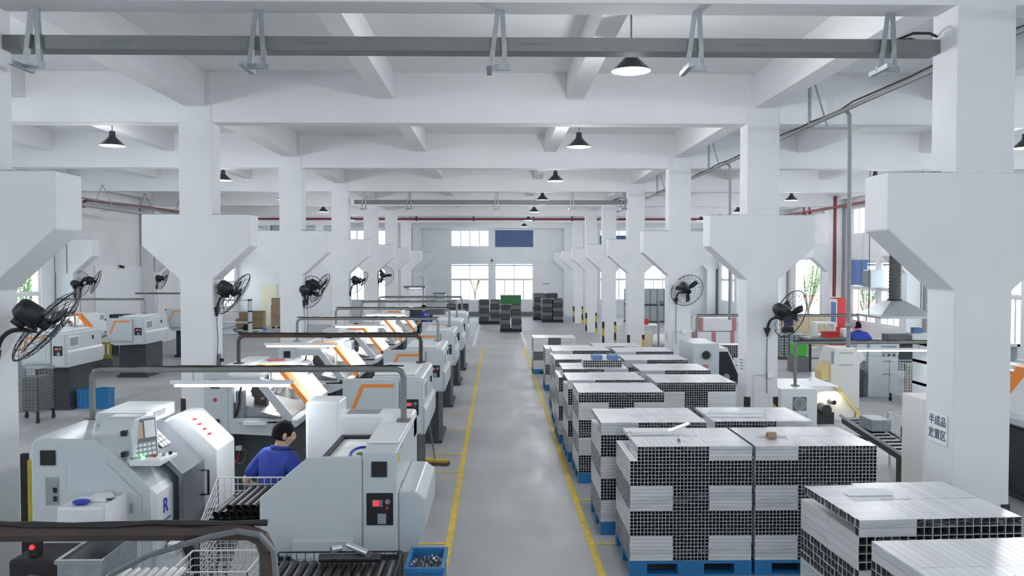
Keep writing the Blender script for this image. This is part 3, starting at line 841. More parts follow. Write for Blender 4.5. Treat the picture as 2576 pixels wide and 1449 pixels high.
def lathe_end(label, loc, group, warm=True):
    """lathe seen from its end, operator side -x (built mirrored); x' grows towards the operator"""
    t = thing('lathe', label, 'lathe', loc, 0, group)
    L = 1.55
    def B(mb, *a, **k): return mb.mirror_x().build(*a, **k)
    B(MB().box(.10, .82, .32, L - .1, 0, .92).box(.04, .88, .28, L - .05, 0, .06), 'base', 'mach_dark', t, bevel=.01)
    B(MB().prism([(0, .93), (0, 1.63), (.05, 1.66), (.62, 1.66), (.96, 1.20), (.90, .95), (.80, .90)], 'y', 0, L), 'body', 'mach', t, bevel=.012)
    B(MB().prism([(.30, 1.02), (.30, 1.60), (.36, 1.64), (.97, 1.64), (.99, 1.60), (.99, 1.22), (.85, 1.02)], 'y', -.06, -.002), 'end_cover', 'mach', t, bevel=.012)
    B(MB().prism([(.90, 1.23), (.76, 1.575), (.36, 1.575), (.36, 1.535), (.735, 1.535), (.86, 1.23)], 'y', -.066, -.058), 'orange_slot', 'orange_poly' if warm else 'ink_grey', t)
    B(MB().prism([(.86, 1.20), (.73, 1.525), (.38, 1.525), (.38, 1.06), (.80, 1.06)], 'y', -.07, -.06), 'inner_door', 'mach', t, bevel=.006)
    for z in (1.60, 1.27): B(MB().cyl((1.0, -.03, z), (1.03, -.03, z), .022, n=10), 'hinge', 'black', t)
    B(MB().box(.02, .28, -.03, -.002, .95, 1.62), 'side_pillar', 'mach', t, bevel=.01)
    p = display_plate(t, -.15, -.03, 1.28, .19, .20)
    B(MB().prism([(-.04, 1.02), (-.04, 1.24), (-.0, 1.29), (0.0, .93), (-.02, .93)], 'y', .02, L), 'side_cabinet', 'mach', t, bevel=.008)
    B(MB().box(-.006, 0, .12, .52, 1.33, 1.57), 'info_plate', 'mach_bright', t)
    B(MB().box(-.009, -.006, .15, .49, 1.36, 1.54), 'info_sheet', 'ink_grey', t)
    B(MB().box(-.02, -.0, 1.1, 1.14, 1.44, 1.52), 'side_latch', 'black', t)
    B(MB().box(.10, .62, .10, 1.2, 1.66, 1.70), 'top_cover', 'mach_bright', t, bevel=.012)
    B(MB().box(.20, .80, .9, 1.3, .40, .86), 'chip_drawer', 'panel_grey', t)
    return t

GB = 'open-front lathes facing the worker alley'
GA = 'lathes backing on to the central aisle'
b0 = lathe_open('white lathe with open orange-edged door just beyond the worker', (-3.68, 10.3, 0), GB)
copy_tree(b0, (-3.66, 13.75, 0), None, 'white open-front lathe, second beyond the worker, with a red folder on a nearby top', GB)
copy_tree(b0, (-3.66, 17.2, 0), None, 'white open-front lathe, third beyond the worker in the keypad-side row', GB)
copy_tree(b0, (-3.66, 20.5, 0), None, 'white open-front lathe, fourth beyond the worker in the keypad-side row', GB)
copy_tree(b0, (-3.66, 23.8, 0), None, 'white open-front lathe, fifth beyond the worker, nearest the bright test booth', GB)
a0 = lathe_end('pale lathe with glowing orange slot directly behind the machine the worker leans on', (-.92, 10.2, 0), GA)
copy_tree(a0, (-.90, 13.7, 0), None, 'pale lathe with orange slot, second behind the machine the worker leans on', GA)
copy_tree(a0, (-.90, 17.3, 0), None, 'pale lathe with orange slot, third behind the machine the worker leans on', GA)
copy_tree(a0, (-.88, 20.5, 0), None, 'pale lathe with orange slot, fourth behind the machine the worker leans on', GA)
copy_tree(a0, (-.86, 23.6, 0), None, 'pale lathe with orange slot, fifth behind the machine the worker leans on', GA)
# left bay
GC = 'lathes in the left bay'
copy_tree(a0, (-8.93, 17.1, 0), None, 'pale lathe beside the tall wire cage and blue crate in the left bay', GC)
copy_tree(a0, (-9.5, 22.2, 0), None, 'pale lathe beside the yellow rack in the left bay', GC)
copy_tree(a0, (-9.9, 27.2, 0), None, 'pale lathe half hidden behind the column with the socket box', GC)
copy_tree(b0, (-12.55, 17.6, 0), None, 'open lathe with orange-lit door behind the left-bay wire cage', GC)
copy_tree(b0, (-12.6, 22.6, 0), None, 'open lathe with lit interior near the shutter door of the left wall', GC)

# ---- foreground lathe A: the one the worker leans on
def lathe_front_a():
    t = thing('lathe', 'large pale lathe the worker leans on, with black vent, red display and sloped window', 'lathe', (0, 6.3, 0))
    L = 1.62
    MB().box(-1.45, -.80, .35, L - .1, 0, .84).build('base', 'mach_dark', t, bevel=.01)
    MB().prism([(-1.83, .80), (-1.04, .80), (-1.04, 1.56), (-1.46, 1.56), (-1.83, 1.25)], 'y', 0, .05).build('end_panel', 'mach', t, bevel=.006)
    MB().box(-1.04, -.775, 0, L, .80, 1.60).build('rear_cabinet', 'mach', t, bevel=.012)
    MB().prism([(-1.50, .80), (-1.04, .80), (-1.04, 1.43), (-1.46, 1.43), (-1.50, 1.38)], 'y', .05, L).build('enclosure', 'mach', t)
    # sloped / flat viewing window recessed behind the end panel
    MB().ring_poly([(-1.44, .05), (-1.045, .05), (-1.045, 1.30), (-1.44, 1.30)], [(-1.40, .09), (-1.085, .09), (-1.085, 1.22), (-1.40, 1.22)], 'z', 1.44, 1.47).build('window_gasket', 'black', t)
    MB().box(-1.40, -1.085, .09, 1.22, 1.43, 1.445).build('viewing_window', 'mach_bright', t)
    MB().box(-1.34, -1.14, .18, 1.08, 1.446, 1.452).build('window_inset', 'paper', t)
    st = MB(); n = 18
    ring = [(-1.16 + .075 * math.cos(2 * math.pi * k / n), .62 + .20 * math.sin(2 * math.pi * k / n), 1.458) for k in range(n)]
    st.tube(ring, .012, 5, closed=True); st.build('round_sticker', 'logo_blue', t)
    MB().ball((-1.16, .60, 1.455), .03, .05, .006).build('sticker_dot', 'leaf', t)
    MB().box(-1.50, -.775, 1.30, L, 1.40, 1.66).build('back_ridge', 'mach_bright', t, bevel=.03)
    MB().box(-1.78, -1.46, 1.30, L + .05, 1.0, 1.78).build('control_cabinet', 'mach_bright', t, bevel=.03)
    MB().box(-1.40, -1.10, 1.33, 1.55, 1.66, 1.665).build('top_grille', 'galv', t)
    MB().box(-1.05, -.79, .3, L - .1, 1.60, 1.625).build('top_cover', 'mach_bright', t, bevel=.01)
    MB().prism([(-.775, 1.27), (-.64, 1.27), (-.56, 1.21), (-.56, .98), (-.64, .78), (-.775, .78)], 'y', .10, 1.10).build('side_cabinet', 'mach', t, bevel=.015)
    MB().box(-.968, -.848, -.014, 0, 1.41, 1.53).build('vent', 'black_matte', t, bevel=.005)
    display_plate(t, -.905, 0, 1.16, .205, .25)
    MB().box(-1.56, -1.10, -.10, 0, .80, .95).build('drip_box', 'mach', t, bevel=.012)
    MB().box(-1.0405, -1.0385, -.004, .0, .82, 1.55).build('panel_seam', 'ink_grey', t)
    MB().frame(-.18, .0, 0, .3, .006, 0, .003).xform(Matrix.Translation((-.775, .42, 1.28)) @ Matrix.Rotation(R(90), 4, 'Z')).build('warning_frame', 'orange_plain', t)
    MB().box(-.775, -.770, .10, .14, 1.50, 1.56).build('warning_mark', 'yellow_paint', t)
    return t
lathe_front_a()

# ---- foreground lathe B with the control pod
def lathe_front_b():
    t = thing('lathe', 'large white lathe with control screen pod, grey sliding door and blue logo', 'lathe', (0, 6.6, 0))
    L = 1.35
    MB().prism([(-3.55, 0), (-2.62, 0), (-2.45, .62), (-2.62, .80), (-3.60, .80)], 'y', .2, L).build('base', 'mach_dark', t, bevel=.01)
    MB().prism([(-3.74, .55), (-2.78, .55), (-2.78, 1.24), (-3.12, 1.58), (-3.22, 1.64), (-3.70, 1.66), (-3.74, 1.60)], 'y', 0, L).build('body', 'mach', t, bevel=.018)
    MB().prism([(-3.45, .60), (-2.86, .60), (-2.86, 1.18), (-3.14, 1.46), (-3.45, 1.46)], 'y', -.008, 0).build('end_door', 'mach', t, bevel=.004)
    MB().box(-2.955, -2.925, -.014, -.008, 1.05, 1.13).build('end_door_latch', 'ink_grey', t, bevel=.004)
    MB().box(-3.66, -3.54, -.014, 0, 1.44, 1.56).build('vent', 'black_matte', t, bevel=.005)
    MB().box(-3.62, -3.52, -.010, 0, 1.12, 1.34).build('connector_plate', 'galv', t, bevel=.004)
    for zz in (1.24, 1.17): MB().box(-3.555, -3.53, -.02, -.01, zz - .02, zz + .02).build('socket', 'black', t)
    # front lower panel with logo, tilted front
    f = MB().prism([(-2.78, .68), (-2.74, .72), (-2.74, 1.20), (-2.80, 1.26)], 'y', .0, .34).build('front_panel', 'mach_bright', t, bevel=.008)
    me = text_mesh('R', .17, bold=True); me.materials.clear(); me.materials.append(MATS['logo_blue'])
    plink('logo_letter', me, f, (-2.737, .17, 1.06), (R(90), 0, R(90)))
    MB().box(-2.739, -2.736, .07, .27, .935, .955).build('logo_line', 'blue_panel', f)
    # grey sliding door, two planes
    d = MB().prism([(-2.70, .74), (-2.66, .74), (-2.66, 1.28), (-3.04, 1.66), (-3.08, 1.63), (-2.70, 1.25)], 'y', .34, .86).build('sliding_door', 'door_grey', t, bevel=.01)
    MB().tube([(-2.66, .78, 1.20), (-2.60, .78, 1.20), (-2.60, .78, .98), (-2.66, .78, .98)], .011, 8).build('door_handle', 'black', d)
    MB().prism([(-2.66, .72), (-2.60, .70), (-2.60, .78), (-2.66, .80)], 'y', .0, L + .1).build('drip_lip', 'mach_bright', t)
    MB().prism([(-2.80, .55), (-2.55, .55), (-2.62, .70), (-2.80, .70)], 'y', .05, L).build('lower_skirt', 'mach_bright', t)
    # far section, the lamp light on it put into a brighter colour
    MB().prism([(-3.12, 1.58), (-2.98, 1.66), (-2.86, 1.66), (-2.56, 1.36), (-2.56, .80), (-2.78, .80)], 'y', .92, L + .06).build('far_enclosure', 'mach_bright', t, bevel=.02)
    for k in range(4): MB().box(-2.80 + k * .045, -2.775 + k * .045, .95, .99, 1.62 - k * .045, 1.632 - k * .045).build('red_mark', 'red', t)
    MB().box(-3.5, -3.05, .55, 1.2, 1.64, 1.76).build('roof_box', 'mach', t, bevel=.02)
    MB().box(-3.12, -3.045, .7, .95, 1.69, 1.74).build('roof_vent', 'galv', t)
    # control pod
    p = MB().prism([(.02, 1.48), (.30, 1.48), (.30, 1.80), (.06, 1.80), (-.02, 1.70)], 'x', -3.20, -2.93).build('control_pod', 'mach', t, bevel=.02)
    M = Matrix.Translation((-2.93, .16, 1.62)) @ Matrix.Rotation(R(52), 4, 'Z') @ Matrix.Rotation(R(-8), 4, 'X')
    MB().box(-.13, .13, -.03, .02, -.19, .17).xform(M).build('screen_panel', 'mach_bright', p, bevel=.008)
    MB().box(-.115, .115, -.036, -.03, -.175, .155).xform(M).build('screen_bezel', 'panel_grey', p)
    MB().box(-.10, .0, -.042, -.036, .0, .13).xform(M).build('screen', 'screen_img', p)
    MB().box(.015, .105, -.042, -.036, .0, .14).xform(M).build('soft_keys', 'key_white', p)
    MB().box(-.10, .105, -.042, -.036, -.15, -.03).xform(M).build('key_pad', 'ink_grey', p)
    for r_ in range(3):
        for c_ in range(5):
            MB().box(-.085 + c_ * .038, -.058 + c_ * .038, -.046, -.042, -.14 + r_ * .037, -.118 + r_ * .037).xform(M).build('key', 'key_white', p)
    k = MB().prism([(-.02, 1.43), (.34, 1.43), (.34, 1.46), (-.02, 1.48)], 'x', -2.95, -2.70).build('keyboard_shelf', 'mach_bright', t, bevel=.008)
    for i, (dx, m) in enumerate(((.05, 'ind_green'), (.12, 'red'), (.17, 'ink_grey'), (.2, 'black'))):
        MB().cyl((-2.93 + dx, .08 + i * .06, 1.465), (-2.93 + dx, .08 + i * .06, 1.49), .014, n=10).build('button', m, k)
    # white keypad labels on the door slope
    for r_ in range(4):
        for c_ in range(3):
            a = r_ * .052
            MB().box(-.022, .022, .50 + c_ * .065, .55 + c_ * .065, 0, .004).xform(Matrix.Translation((-2.93 + a * .707 - .05, -.1, 1.562 - a * .707 + .055)) @ Matrix.Rotation(R(45), 4, 'Y')).build('label_tile', 'key_white', d)
    for z in (1.70, 1.53): MB().box(-3.0, -2.96, -.05, -.0, z - .02, z + .02).build('pod_hinge', 'black', t)
    # service box hung on the end with papers
    b = MB().box(-3.35, -2.98, -.36, -.01, .93, 1.20).build('tool_box', 'mach_bright', t, bevel=.02)
    MB().box(-2.985, -2.975, -.36, .06, .84, 1.22).build('box_flap', 'paper', b)
    return t
lathe_front_b()
# loose things on the service box
def loose(name, label, cat, mb, m, bevel=0, group=None): return tag(mb.build(name, m, bevel=bevel), label, cat, group)
loose('paper_sheet', 'crumpled white paper on the tool box of the control-pod lathe', 'paper', MB().prism([(-3.24, 1.203), (-3.05, 1.203), (-3.08, 1.235), (-3.2, 1.225)], 'y', 6.38, 6.55), 'paper')
loose('cleaning_cloth', 'dark blue cloth on the tool box of the control-pod lathe', 'cloth', MB().ball((-3.20, 6.32, 1.222), .07, .05, .02), 'logo_blue')
loose('wrench', 'steel wrench lying on the tool box of the control-pod lathe', 'tool', MB().box(-3.12, -3.0, 6.42, 6.44, 1.203, 1.215).cyl((-3.0, 6.43, 1.203), (-3.0, 6.43, 1.216), .022, n=10), 'iron')

# overhead frames across each lathe pair
FL = [(-3.66, -.85, 7.45, 2.10, 1.665, 1.63, (-2.95, -1.85)), (-3.55, -1.05, 11.3, 2.08, 1.70, 1.71, (-3.2, -2.2)), (-3.55, -1.05, 14.6, 2.10, 1.70, 1.71, (-2.9, -2.0)),
      (-3.55, -1.05, 18.1, 2.10, 1.70, 1.71, (-2.9, -2.0)), (-3.55, -1.05, 21.5, 2.10, 1.70, 1.71, (-2.9, -2.0)), (-3.55, -1.05, 24.7, 2.10, 1.70, 1.71, None)]
names = ['crossing above the worker', 'second to cross the worker alley', 'third to cross the worker alley', 'fourth to cross the worker alley', 'fifth to cross the worker alley', 'farthest of those crossing the worker alley']
for i, (x0, x1, y, z, l0, l1, led) in enumerate(FL):
    service_frame(x0, x1, y, z, l0, l1, 'grey' * (i != 1) + 'dark brown' * (i == 1) + ' pipe frame with bundled cables ' + names[i], 'pipe_brown' if i == 1 else ('tray_grey' if i == 0 else 'pipe_grey'), led=led, r=.028 if i < 2 else .024, cables=(.006, .014, .009, .009, .009, .009)[i])
service_frame(-4.2, -.83, 2.95, 2.075, None, 0.0, 'dark brown pipe frame with sagging hose in front of the dark pipe basket', 'pipe_brown', r=.03)
MBh = MB().tube([(-1.55, 3.05, 1.80), (-1.42, 3.02, 1.90), (-1.28, 3.0, 1.975), (-1.15, 2.93, 2.03), (-1.02, 2.905, 2.075), (-.92, 2.90, 2.095), (-.84, 2.89, 2.085), (-.79, 2.885, 2.03), (-.775, 2.88, 1.9), (-.77, 2.88, 1.6), (-.77, 2.88, 1.0)], .011, 7)
loose('hose', 'thick grey hose tied to the brown pipe frame before the dark pipe basket', 'hose', MBh, 'panel_grey')
for (x0, x1, y, z, l0, l1, lab) in ((-12.3, -9.3, 18.2, 2.0, 1.71, 1.71, 'thin grey pipe frame above the left-bay lathe by the wire cage'), (-12.35, -9.9, 23.2, 2.1, 1.71, 1.71, 'thin grey pipe frame above the left-bay lathe by the yellow rack'),
                                    (-12.35, -10.3, 28.2, 2.1, None, 1.71, 'thin grey pipe frame running behind the column with the socket box')):
    service_frame(x0, x1, y, z, l0, l1, lab, r=.022, group='overhead pipe frames in the left bay')
# ------------------------------------------------------------------ blue pallets and stacks of square aluminium tube
def pallet_mesh(w=1.2, d=1.0, h=.15):
    mb = MB()
    mb.box(0, w, 0, d, h - .03, h)
    for x0, x1 in ((0, .17), (w / 2 - .13, w / 2 + .13), (w - .17, w)):
        for y0, y1 in ((0, .13), (d / 2 - .07, d / 2 + .07), (d - .13, d)):
            mb.box(x0, x1, y0, y1, .02, h - .03)
    for y0, y1 in ((0, .13), (d / 2 - .07, d / 2 + .07), (d - .13, d)): mb.box(0, w, y0, y1, 0, .02)
    return mb
TP = 0.0352       # tube pitch
NX = 34; ND = 27; ROWS = 7; TROWS = 4
def tube_list(layers, top):
    """-> list of (axis, a0, a1, c, hollow end shown); x 0..width, y 0..depth"""
    out = []; z = 0.0; W_ = NX * TP; D_ = ND * TP; n1 = round(NX * .353); n2 = NX - n1; Lb = n1 * TP
    for li, kind in enumerate(layers + [top]):
        last = li == len(layers)
        rows = TROWS if last else ROWS
        for r in range(rows):
            zc = z + (r + .5) * TP; tr = r == rows - 1
            if kind == 'E':
                for i in range(NX):
                    out.append(('y', 0, D_ / 2 - .002, ((i + .5) * TP, zc), True))
                    if tr or i in (0, NX - 1): out.append(('y', D_ / 2 + .002, D_, ((i + .5) * TP, zc), False))
            elif kind == 'M':
                for j in range(ND):
                    yc = (j + .5) * TP
                    out.append(('x', 0, Lb - .002, (yc, zc), True))
                    if j < 2 or tr: out.append(('x', W_ - Lb + .002, W_, (yc, zc), j < 1))
                for i in range(n1, n2):
                    out.append(('y', 0, D_ / 2 - .002, ((i + .5) * TP, zc), True))
                    if tr: out.append(('y', D_ / 2 + .002, D_, ((i + .5) * TP, zc), False))
            elif kind == 'T':      # partial top: ends on the left, long side on the right
                for i in range(2, n2):
                    out.append(('y', 0, D_ / 2 - .002, ((i + .5) * TP, zc), True))
                    if tr: out.append(('y', D_ / 2 + .03, D_ - .02, ((i + .5) * TP, zc), False))
                for j in range(ND - 1):
                    if j < 1 or tr: out.append(('x', W_ - Lb + .002, W_, ((j + .5) * TP, zc), False))
            elif kind == 'U':      # mirrored partial top
                for i in range(n1, NX):
                    out.append(('y', 0, D_ / 2 - .002, ((i + .5) * TP, zc), True))
                    if tr: out.append(('y', D_ / 2 + .01, D_, ((i + .5) * TP, zc), False))
                for j in range(ND - 1):
                    if j < 1 or tr: out.append(('x', 0, Lb - .002, ((j + .5) * TP, zc), True))
        z += rows * TP
    return out, z
def add_tube(mb, tb, tp, jit=True):
    ax, a0, a1, c, ex = tb
    s = random.uniform(-.003, .004) if jit else 0
    h = tp / 2 - .0011
    if ex: mb.sqtube(ax, a0 + s, a1 + s, c, h, .0021)
    else:
        if ax == 'x': mb.box(a0, a1, c[0] - h, c[0] + h, c[1] - h, c[1] + h)
        else: mb.box(c[0] - h, c[0] + h, a0, a1, c[1] - h, c[1] + h)
def film_mesh(w, d, h, seed):
    """loose stretch-film: crumpled collar round the top edge and slanting bands round the sides"""
    rnd = random.Random(seed); mb = MB()
    def band(z0, z1, rise, off):
        per = [(-off, -off), (w + off, -off), (w + off, d + off), (-off, d + off), (-off, -off)]
        tot = 0; N = 40; lens = [w, d, w, d]; T = 2 * (w + d); v = []
        for i in range(N + 1):
            s = T * i / N; k = 0; q = s
            while k < 3 and q > lens[k]: q -= lens[k]; k += 1
            u = min(1, q / lens[k]); a, b = per[k], per[k + 1]
            x = a[0] + (b[0] - a[0]) * u; y = a[1] + (b[1] - a[1]) * u
            zz = rise * math.sin(2 * math.pi * i / N) + rnd.uniform(-.012, .012)
            v += [(x, y, z0 + zz), (x, y, z1 + zz + rnd.uniform(-.01, .01))]
        mb._add(v, [(2 * i, 2 * i + 2, 2 * i + 3, 2 * i + 1) for i in range(N)])
    band(h - .05, h + .004, .0, .010)
    band(h - .62, h - .54, .10, .012)
    band(.05, .10, .03, .013)
    return mb.mesh('stretch_film', 'film', True)
PM = pallet_mesh().mesh('plastic_pallet', 'blue_plastic')
VAR = {}
def stack_variant(key, layers, top):
    tl, h = tube_list(layers, top)
    mb = MB()
    for tb in tl: add_tube(mb, tb, TP)
    VAR[key] = (mb.mesh('tube_bundle', ['alu', 'tube_inner_shade']), h, tl, film_mesh(NX * TP, ND * TP, h, len(VAR)), TP)
stack_variant('a', ['M', 'E', 'M', 'E'], 'T')
stack_variant('b', ['M', 'E', 'M', 'E'], 'U')
stack_variant('c', ['E', 'M', 'E', 'M'], 'E')
stack_variant('d', ['M', 'E', 'M'], 'M')
TP, NX, ND, ROWS, TROWS = .0605, 20, 16, 4, 2          # wider tube in the two angled stacks
stack_variant('e', ['M', 'E', 'M', 'E'], 'U')
stack_variant('f', ['E', 'M', 'E', 'M'], 'E')
TP, NX, ND, ROWS, TROWS = .0352, 34, 27, 7, 4
_tm = {}
def tube_piece_mesh(ax, ln, ex, tp):
    k = (ax, round(ln, 3), ex, tp)
    if k not in _tm:
        mb = MB(); h = tp / 2 - .0011
        if ex: mb.sqtube(ax, 0, ln, (0, 0), h, .0021)
        elif ax == 'x': mb.box(0, ln, -h, h, -h, h)
        else: mb.box(-h, h, 0, ln, -h, h)
        _tm[k] = mb.mesh('tube', ['alu', 'tube_inner_shade'])
    return _tm[k]
def tube_stack(x, y, key, label, rz=0.0, single=0, film=True, zoff=.15):
    """stack on a pallet, front-left corner at x,y"""
    p = tag(bpy.data.objects.new('plastic_pallet', PM), 'blue pallet under the ' + label.replace('stack of square tubes', 'tube stack'), 'pallet', 'blue plastic pallets'); COL.objects.link(p)
    p.location = (x, y, 0); p.rotation_euler[2] = rz
    me, h, tl, fm, tp = VAR[key]
    t = thing('tube_stack', label, 'tube stack', (x, y, zoff), rz, 'film-wrapped stacks of square tube')
    if not single: tag(plink('tube_bundle', me, t), kind='stuff')
    else:
        ztop = h
        def rank(tb):     # largest in view first: tubes along the top, then the upper front ends
            ax, a0, a1, c, ex = tb
            front = (a0 == 0 and ax == 'y') or (ax == 'x' and c[0] < tp)
            return (0 if c[1] > ztop - tp else (1 if front else 2), -c[1], c[0])
        order = sorted(tl, key=rank)
        for tb in order[:single]:
            ax, a0, a1, c, ex = tb; s = random.uniform(-.003, .004)
            o = plink('tube', tube_piece_mesh(ax, a1 - a0, ex, tp), t, (a0 + s, c[0], c[1]) if ax == 'x' else (c[0], a0 + s, c[1]))
        mb = MB()
        for tb in order[single:]: add_tube(mb, tb, tp)
        tag(mb.build('tube_bundle', ['alu', 'tube_inner_shade'], t), kind='stuff')
    if film: plink('stretch_film', fm, t)
    return t
tube_stack(1.30, 7.92, 'a', 'stack of square tubes with a bent offcut on top, beside the yellow line', single=290)
tube_stack(2.53, 7.92, 'b', 'stack of square tubes with a tape roll on top', single=290)
tube_stack(1.17, 9.15, 'b', 'stack of square tubes just behind the one with the bent offcut', film=True)
tube_stack(2.40, 9.20, 'a', 'stack of square tubes carrying a bundle of white profiles')
tube_stack(1.14, 11.35, 'c', 'stack of square tubes with bright crumpled film, by the yellow line')
tube_stack(2.42, 12.30, 'c', 'stack of square tubes showing a wide dark face near the fan column')
tube_stack(1.10, 12.60, 'b', 'stack of square tubes between the crumpled-film stack and the blue-wrapped bundle')
tube_stack(1.06, 13.95, 'a', 'stack of square tubes with the small blue-wrapped bundle on top')
tube_stack(2.42, 13.75, 'b', 'stack of square tubes whose flat top holds a thin angle bar')
tube_stack(1.10, 15.40, 'c', 'stack of square tubes behind the blue-wrapped bundle')
tube_stack(2.40, 15.30, 'b', 'flat-topped stack of square tubes beside the boxy machine with a black fan')
tube_stack(1.16, 17.00, 'b', 'low stack of square tubes ahead of the pair with pale band', film=False)
tube_stack(2.45, 16.80, 'b', 'flat stack of square tubes below the plywood board', film=False)
tube_stack(1.18, 19.85, 'd', 'shorter stack of square tubes with a checkered pale top', film=False)
tube_stack(2.42, 20.40, 'd', 'shorter stack of square tubes beside the upright plywood board', film=False)
tube_stack(1.02, 22.90, 'd', 'last stack of square tubes before the empty floor', film=False)
tube_stack(2.56, 5.70, 'e', 'angled stack of square tubes below the column sign', rz=R(3), single=290)
tube_stack(2.50, 4.30, 'f', 'stack of square tubes with a white profile and paper on top', rz=R(3), single=290)

def loose_at(name, label, cat, mb, m, loc, rot=(0, 0, 0), group=None, bevel=0):
    o = tag(mb.build(name, m, bevel=bevel), label, cat, group); o.location = loc; o.rotation_euler = rot
    return o
ZT = .15 + 32 * TP
loose_at('angle_offcut', 'bent white sheet offcut on the stack beside the yellow line', 'offcut', MB().box(0, .40, 0, .10, 0, .035).prism([(.40, 0), (.62, .11), (.62, .115), (.40, .035)], 'y', 0, .10), 'alu_bright', (1.40, 8.45, ZT + .002), (0, 0, R(2)))
loose_at('square_offcut', 'short dark-ended tube offcut on the stack beside the yellow line', 'offcut', MB().sqtube('y', 0, .10, (0, .02), .018, .003), ['alu', 'tube_inner_shade'], (1.82, 8.12, ZT + .002), (0, 0, R(-30)))
loose_at('flat_plate', 'thin white plate at the corner of the stack beside the yellow line', 'plate', MB().box(0, .48, 0, .09, 0, .006), 'alu_bright', (1.36, 8.6, ZT + .002), (0, 0, R(-3)))
loose_at('tape_roll', 'brown packing tape roll on the tube stack', 'tape roll', MB().pipe((0, 0, 0.035), (.09, 0, 0.035), .035, .022, 16), 'carton', (2.75, 8.25, ZT + .002))
loose_at('flat_bar', 'thin bar beside the packing tape roll', 'bar', MB().box(0, .3, 0, .04, 0, .02), 'alu', (2.68, 8.34, ZT + .002), (0, 0, R(-4)))
for k in range(4):
    loose_at('white_profile', 'white extruded profile lying in the bundle on a tube stack', 'profile', MB().box(0, .62, 0, .055, 0, .03), 'mach_bright', (2.48 + .02 * k, 9.45 + .075 * k, ZT + .003 ), (0, 0, R(-2)), 'white profiles in the bundle')
for k in range(2):
    loose_at('white_profile', 'white extruded profile lying in the bundle on a tube stack', 'profile', MB().box(0, .62, 0, .055, 0, .03), 'mach_bright', (2.50 + .02 * k, 9.49 + .075 * k, ZT + .036), (0, 0, R(-2)), 'white profiles in the bundle')
loose_at('paper_sheet', 'white folded paper on the angled stack below the column sign', 'paper', MB().prism([(0, 0), (.36, 0), (.36, .03), (.05, .035)], 'y', 0, .1), 'paper', (2.75, 6.3, .152 + VAR['e'][1]), (0, 0, R(2)))
loose_at('white_profile', 'single white profile on the stack by the paper sheet', 'profile', MB().box(0, .5, 0, .06, 0, .04), 'alu_bright', (2.95, 4.5, .152 + VAR['f'][1]), (0, 0, R(8)))
# small blue-wrapped bundle (standing tube ends)
t = thing('tube_bundle', 'small blue-tinted film-wrapped bundle of tubes on top of a stack', 'tube bundle', (1.50, 14.2, ZT + .002))
mb = MB()
for i in range(17):
    for r_ in range(3): mb.sqtube('y', 0, .35, ((i + .5) * .04, .02 + r_ * .04), .0185, .003)
tag(mb.build('tubes', ['alu_bright', 'tube_inner_shade'], t), kind='stuff')
MB().box(.17, .34, 0, .3, .122, .20).build('carton', 'blue_panel', t, bevel=.004)
MB().box(.45, .62, 0, .3, .122, .20).build('carton', 'blue_panel', t, bevel=.004)
# plywood boards near the fourth right column
loose_at('plywood_board', 'upright pale plywood board leaning beside the shorter tube stacks', 'board', MB().box(0, .03, 0, .9, 0, 1.35), 'wood', (3.74, 20.2, 0.0), (0, R(4), R(0)))
loose_at('plywood_board', 'low pale plywood board in front of the striped column guard', 'board', MB().box(0, .03, 0, .9, 0, .8), 'wood', (4.75, 23.3, 0), (0, R(6), R(-15)))

# dark stacks at the far end
def dark_stack(x, y, w, d, n, label, m1='dark_stack', m2='grey_stack', lean=0, pallet=True):
    t = thing('film_stack', label, 'stack', (x, y, 0), 0, 'dark film-wrapped stacks at the far end')
    if pallet: MB().box(0, w, 0, d, 0, .12).build('pallet', 'black_matte', t)
    h = .23; z = .12
    for k in range(n):
        for s in range(2):
            o = random.uniform(-.02, .02)
            MB().box(.02 + s * w / 2 + o, (s + 1) * w / 2 - .02 + o, .03, d - .03, z + .01, z + h - .035).build('bundle', m2 if (k + s) % 2 else m1, t, bevel=.02)
            MB().box(.04 + s * w / 2, (s + 1) * w / 2 - .04, .05, d - .05, z + h - .04, z + h + .012).build('spacer', m1, t)
        z += h
    mb = MB(); N = 20; v = []
    for i in range(N + 1):
        a = i / N
        v += [(-.02 + random.uniform(-.02, .01), d * a, .15), (-.02 + random.uniform(-.03, .02), d * a, z + random.uniform(-.02, .04))]
    mb._add(v, [(2 * i, 2 * i + 2, 2 * i + 3, 2 * i + 1) for i in range(N)])
    mb.build('film_wrap', 'film', t, smooth=True)
    MB().box(-.01, w * .55, 0, d, z, z + .012).build('top_sheet', 'foam_white', t)
    return z
z = dark_stack(.15, 37.7, 1.0, .9, 5, 'dark film-wrapped stack carrying a green box')
loose_at('green_box', 'dark green box on top of a film-wrapped stack', 'box', MB().box(0, .95, 0, .8, 0, .40), 'green_box', (.17, 37.75, z + .015), bevel=.02)
loose_at('white_sheet', 'white sheet lying on the dark green box', 'sheet', MB().box(0, 1.0, 0, .85, 0, .02), 'foam_white', (.15, 37.72, z + .42))
dark_stack(-.95, 42.9, 1.15, .9, 5, 'dark stack standing on the floor below the pair of bright windows')
dark_stack(2.45, 44.2, 1.15, .9, 5, 'dark film-wrapped stack in front of the corner stack')
dark_stack(2.05, 45.9, 1.4, .9, 6, 'tallest dark stack in the corner under the wall notice')
dark_stack(-2.7, 43.6, 1.2, .9, 4, 'dark stack with a white top beside the farthest lathe')
dark_stack(-3.6, 33.2, 1.5, .9, 5, 'dark pipe rack stack behind the second worker')
dark_stack(-3.7, 30.2, 1.6, .9, 4, 'low dark pipe stack beside the second worker')
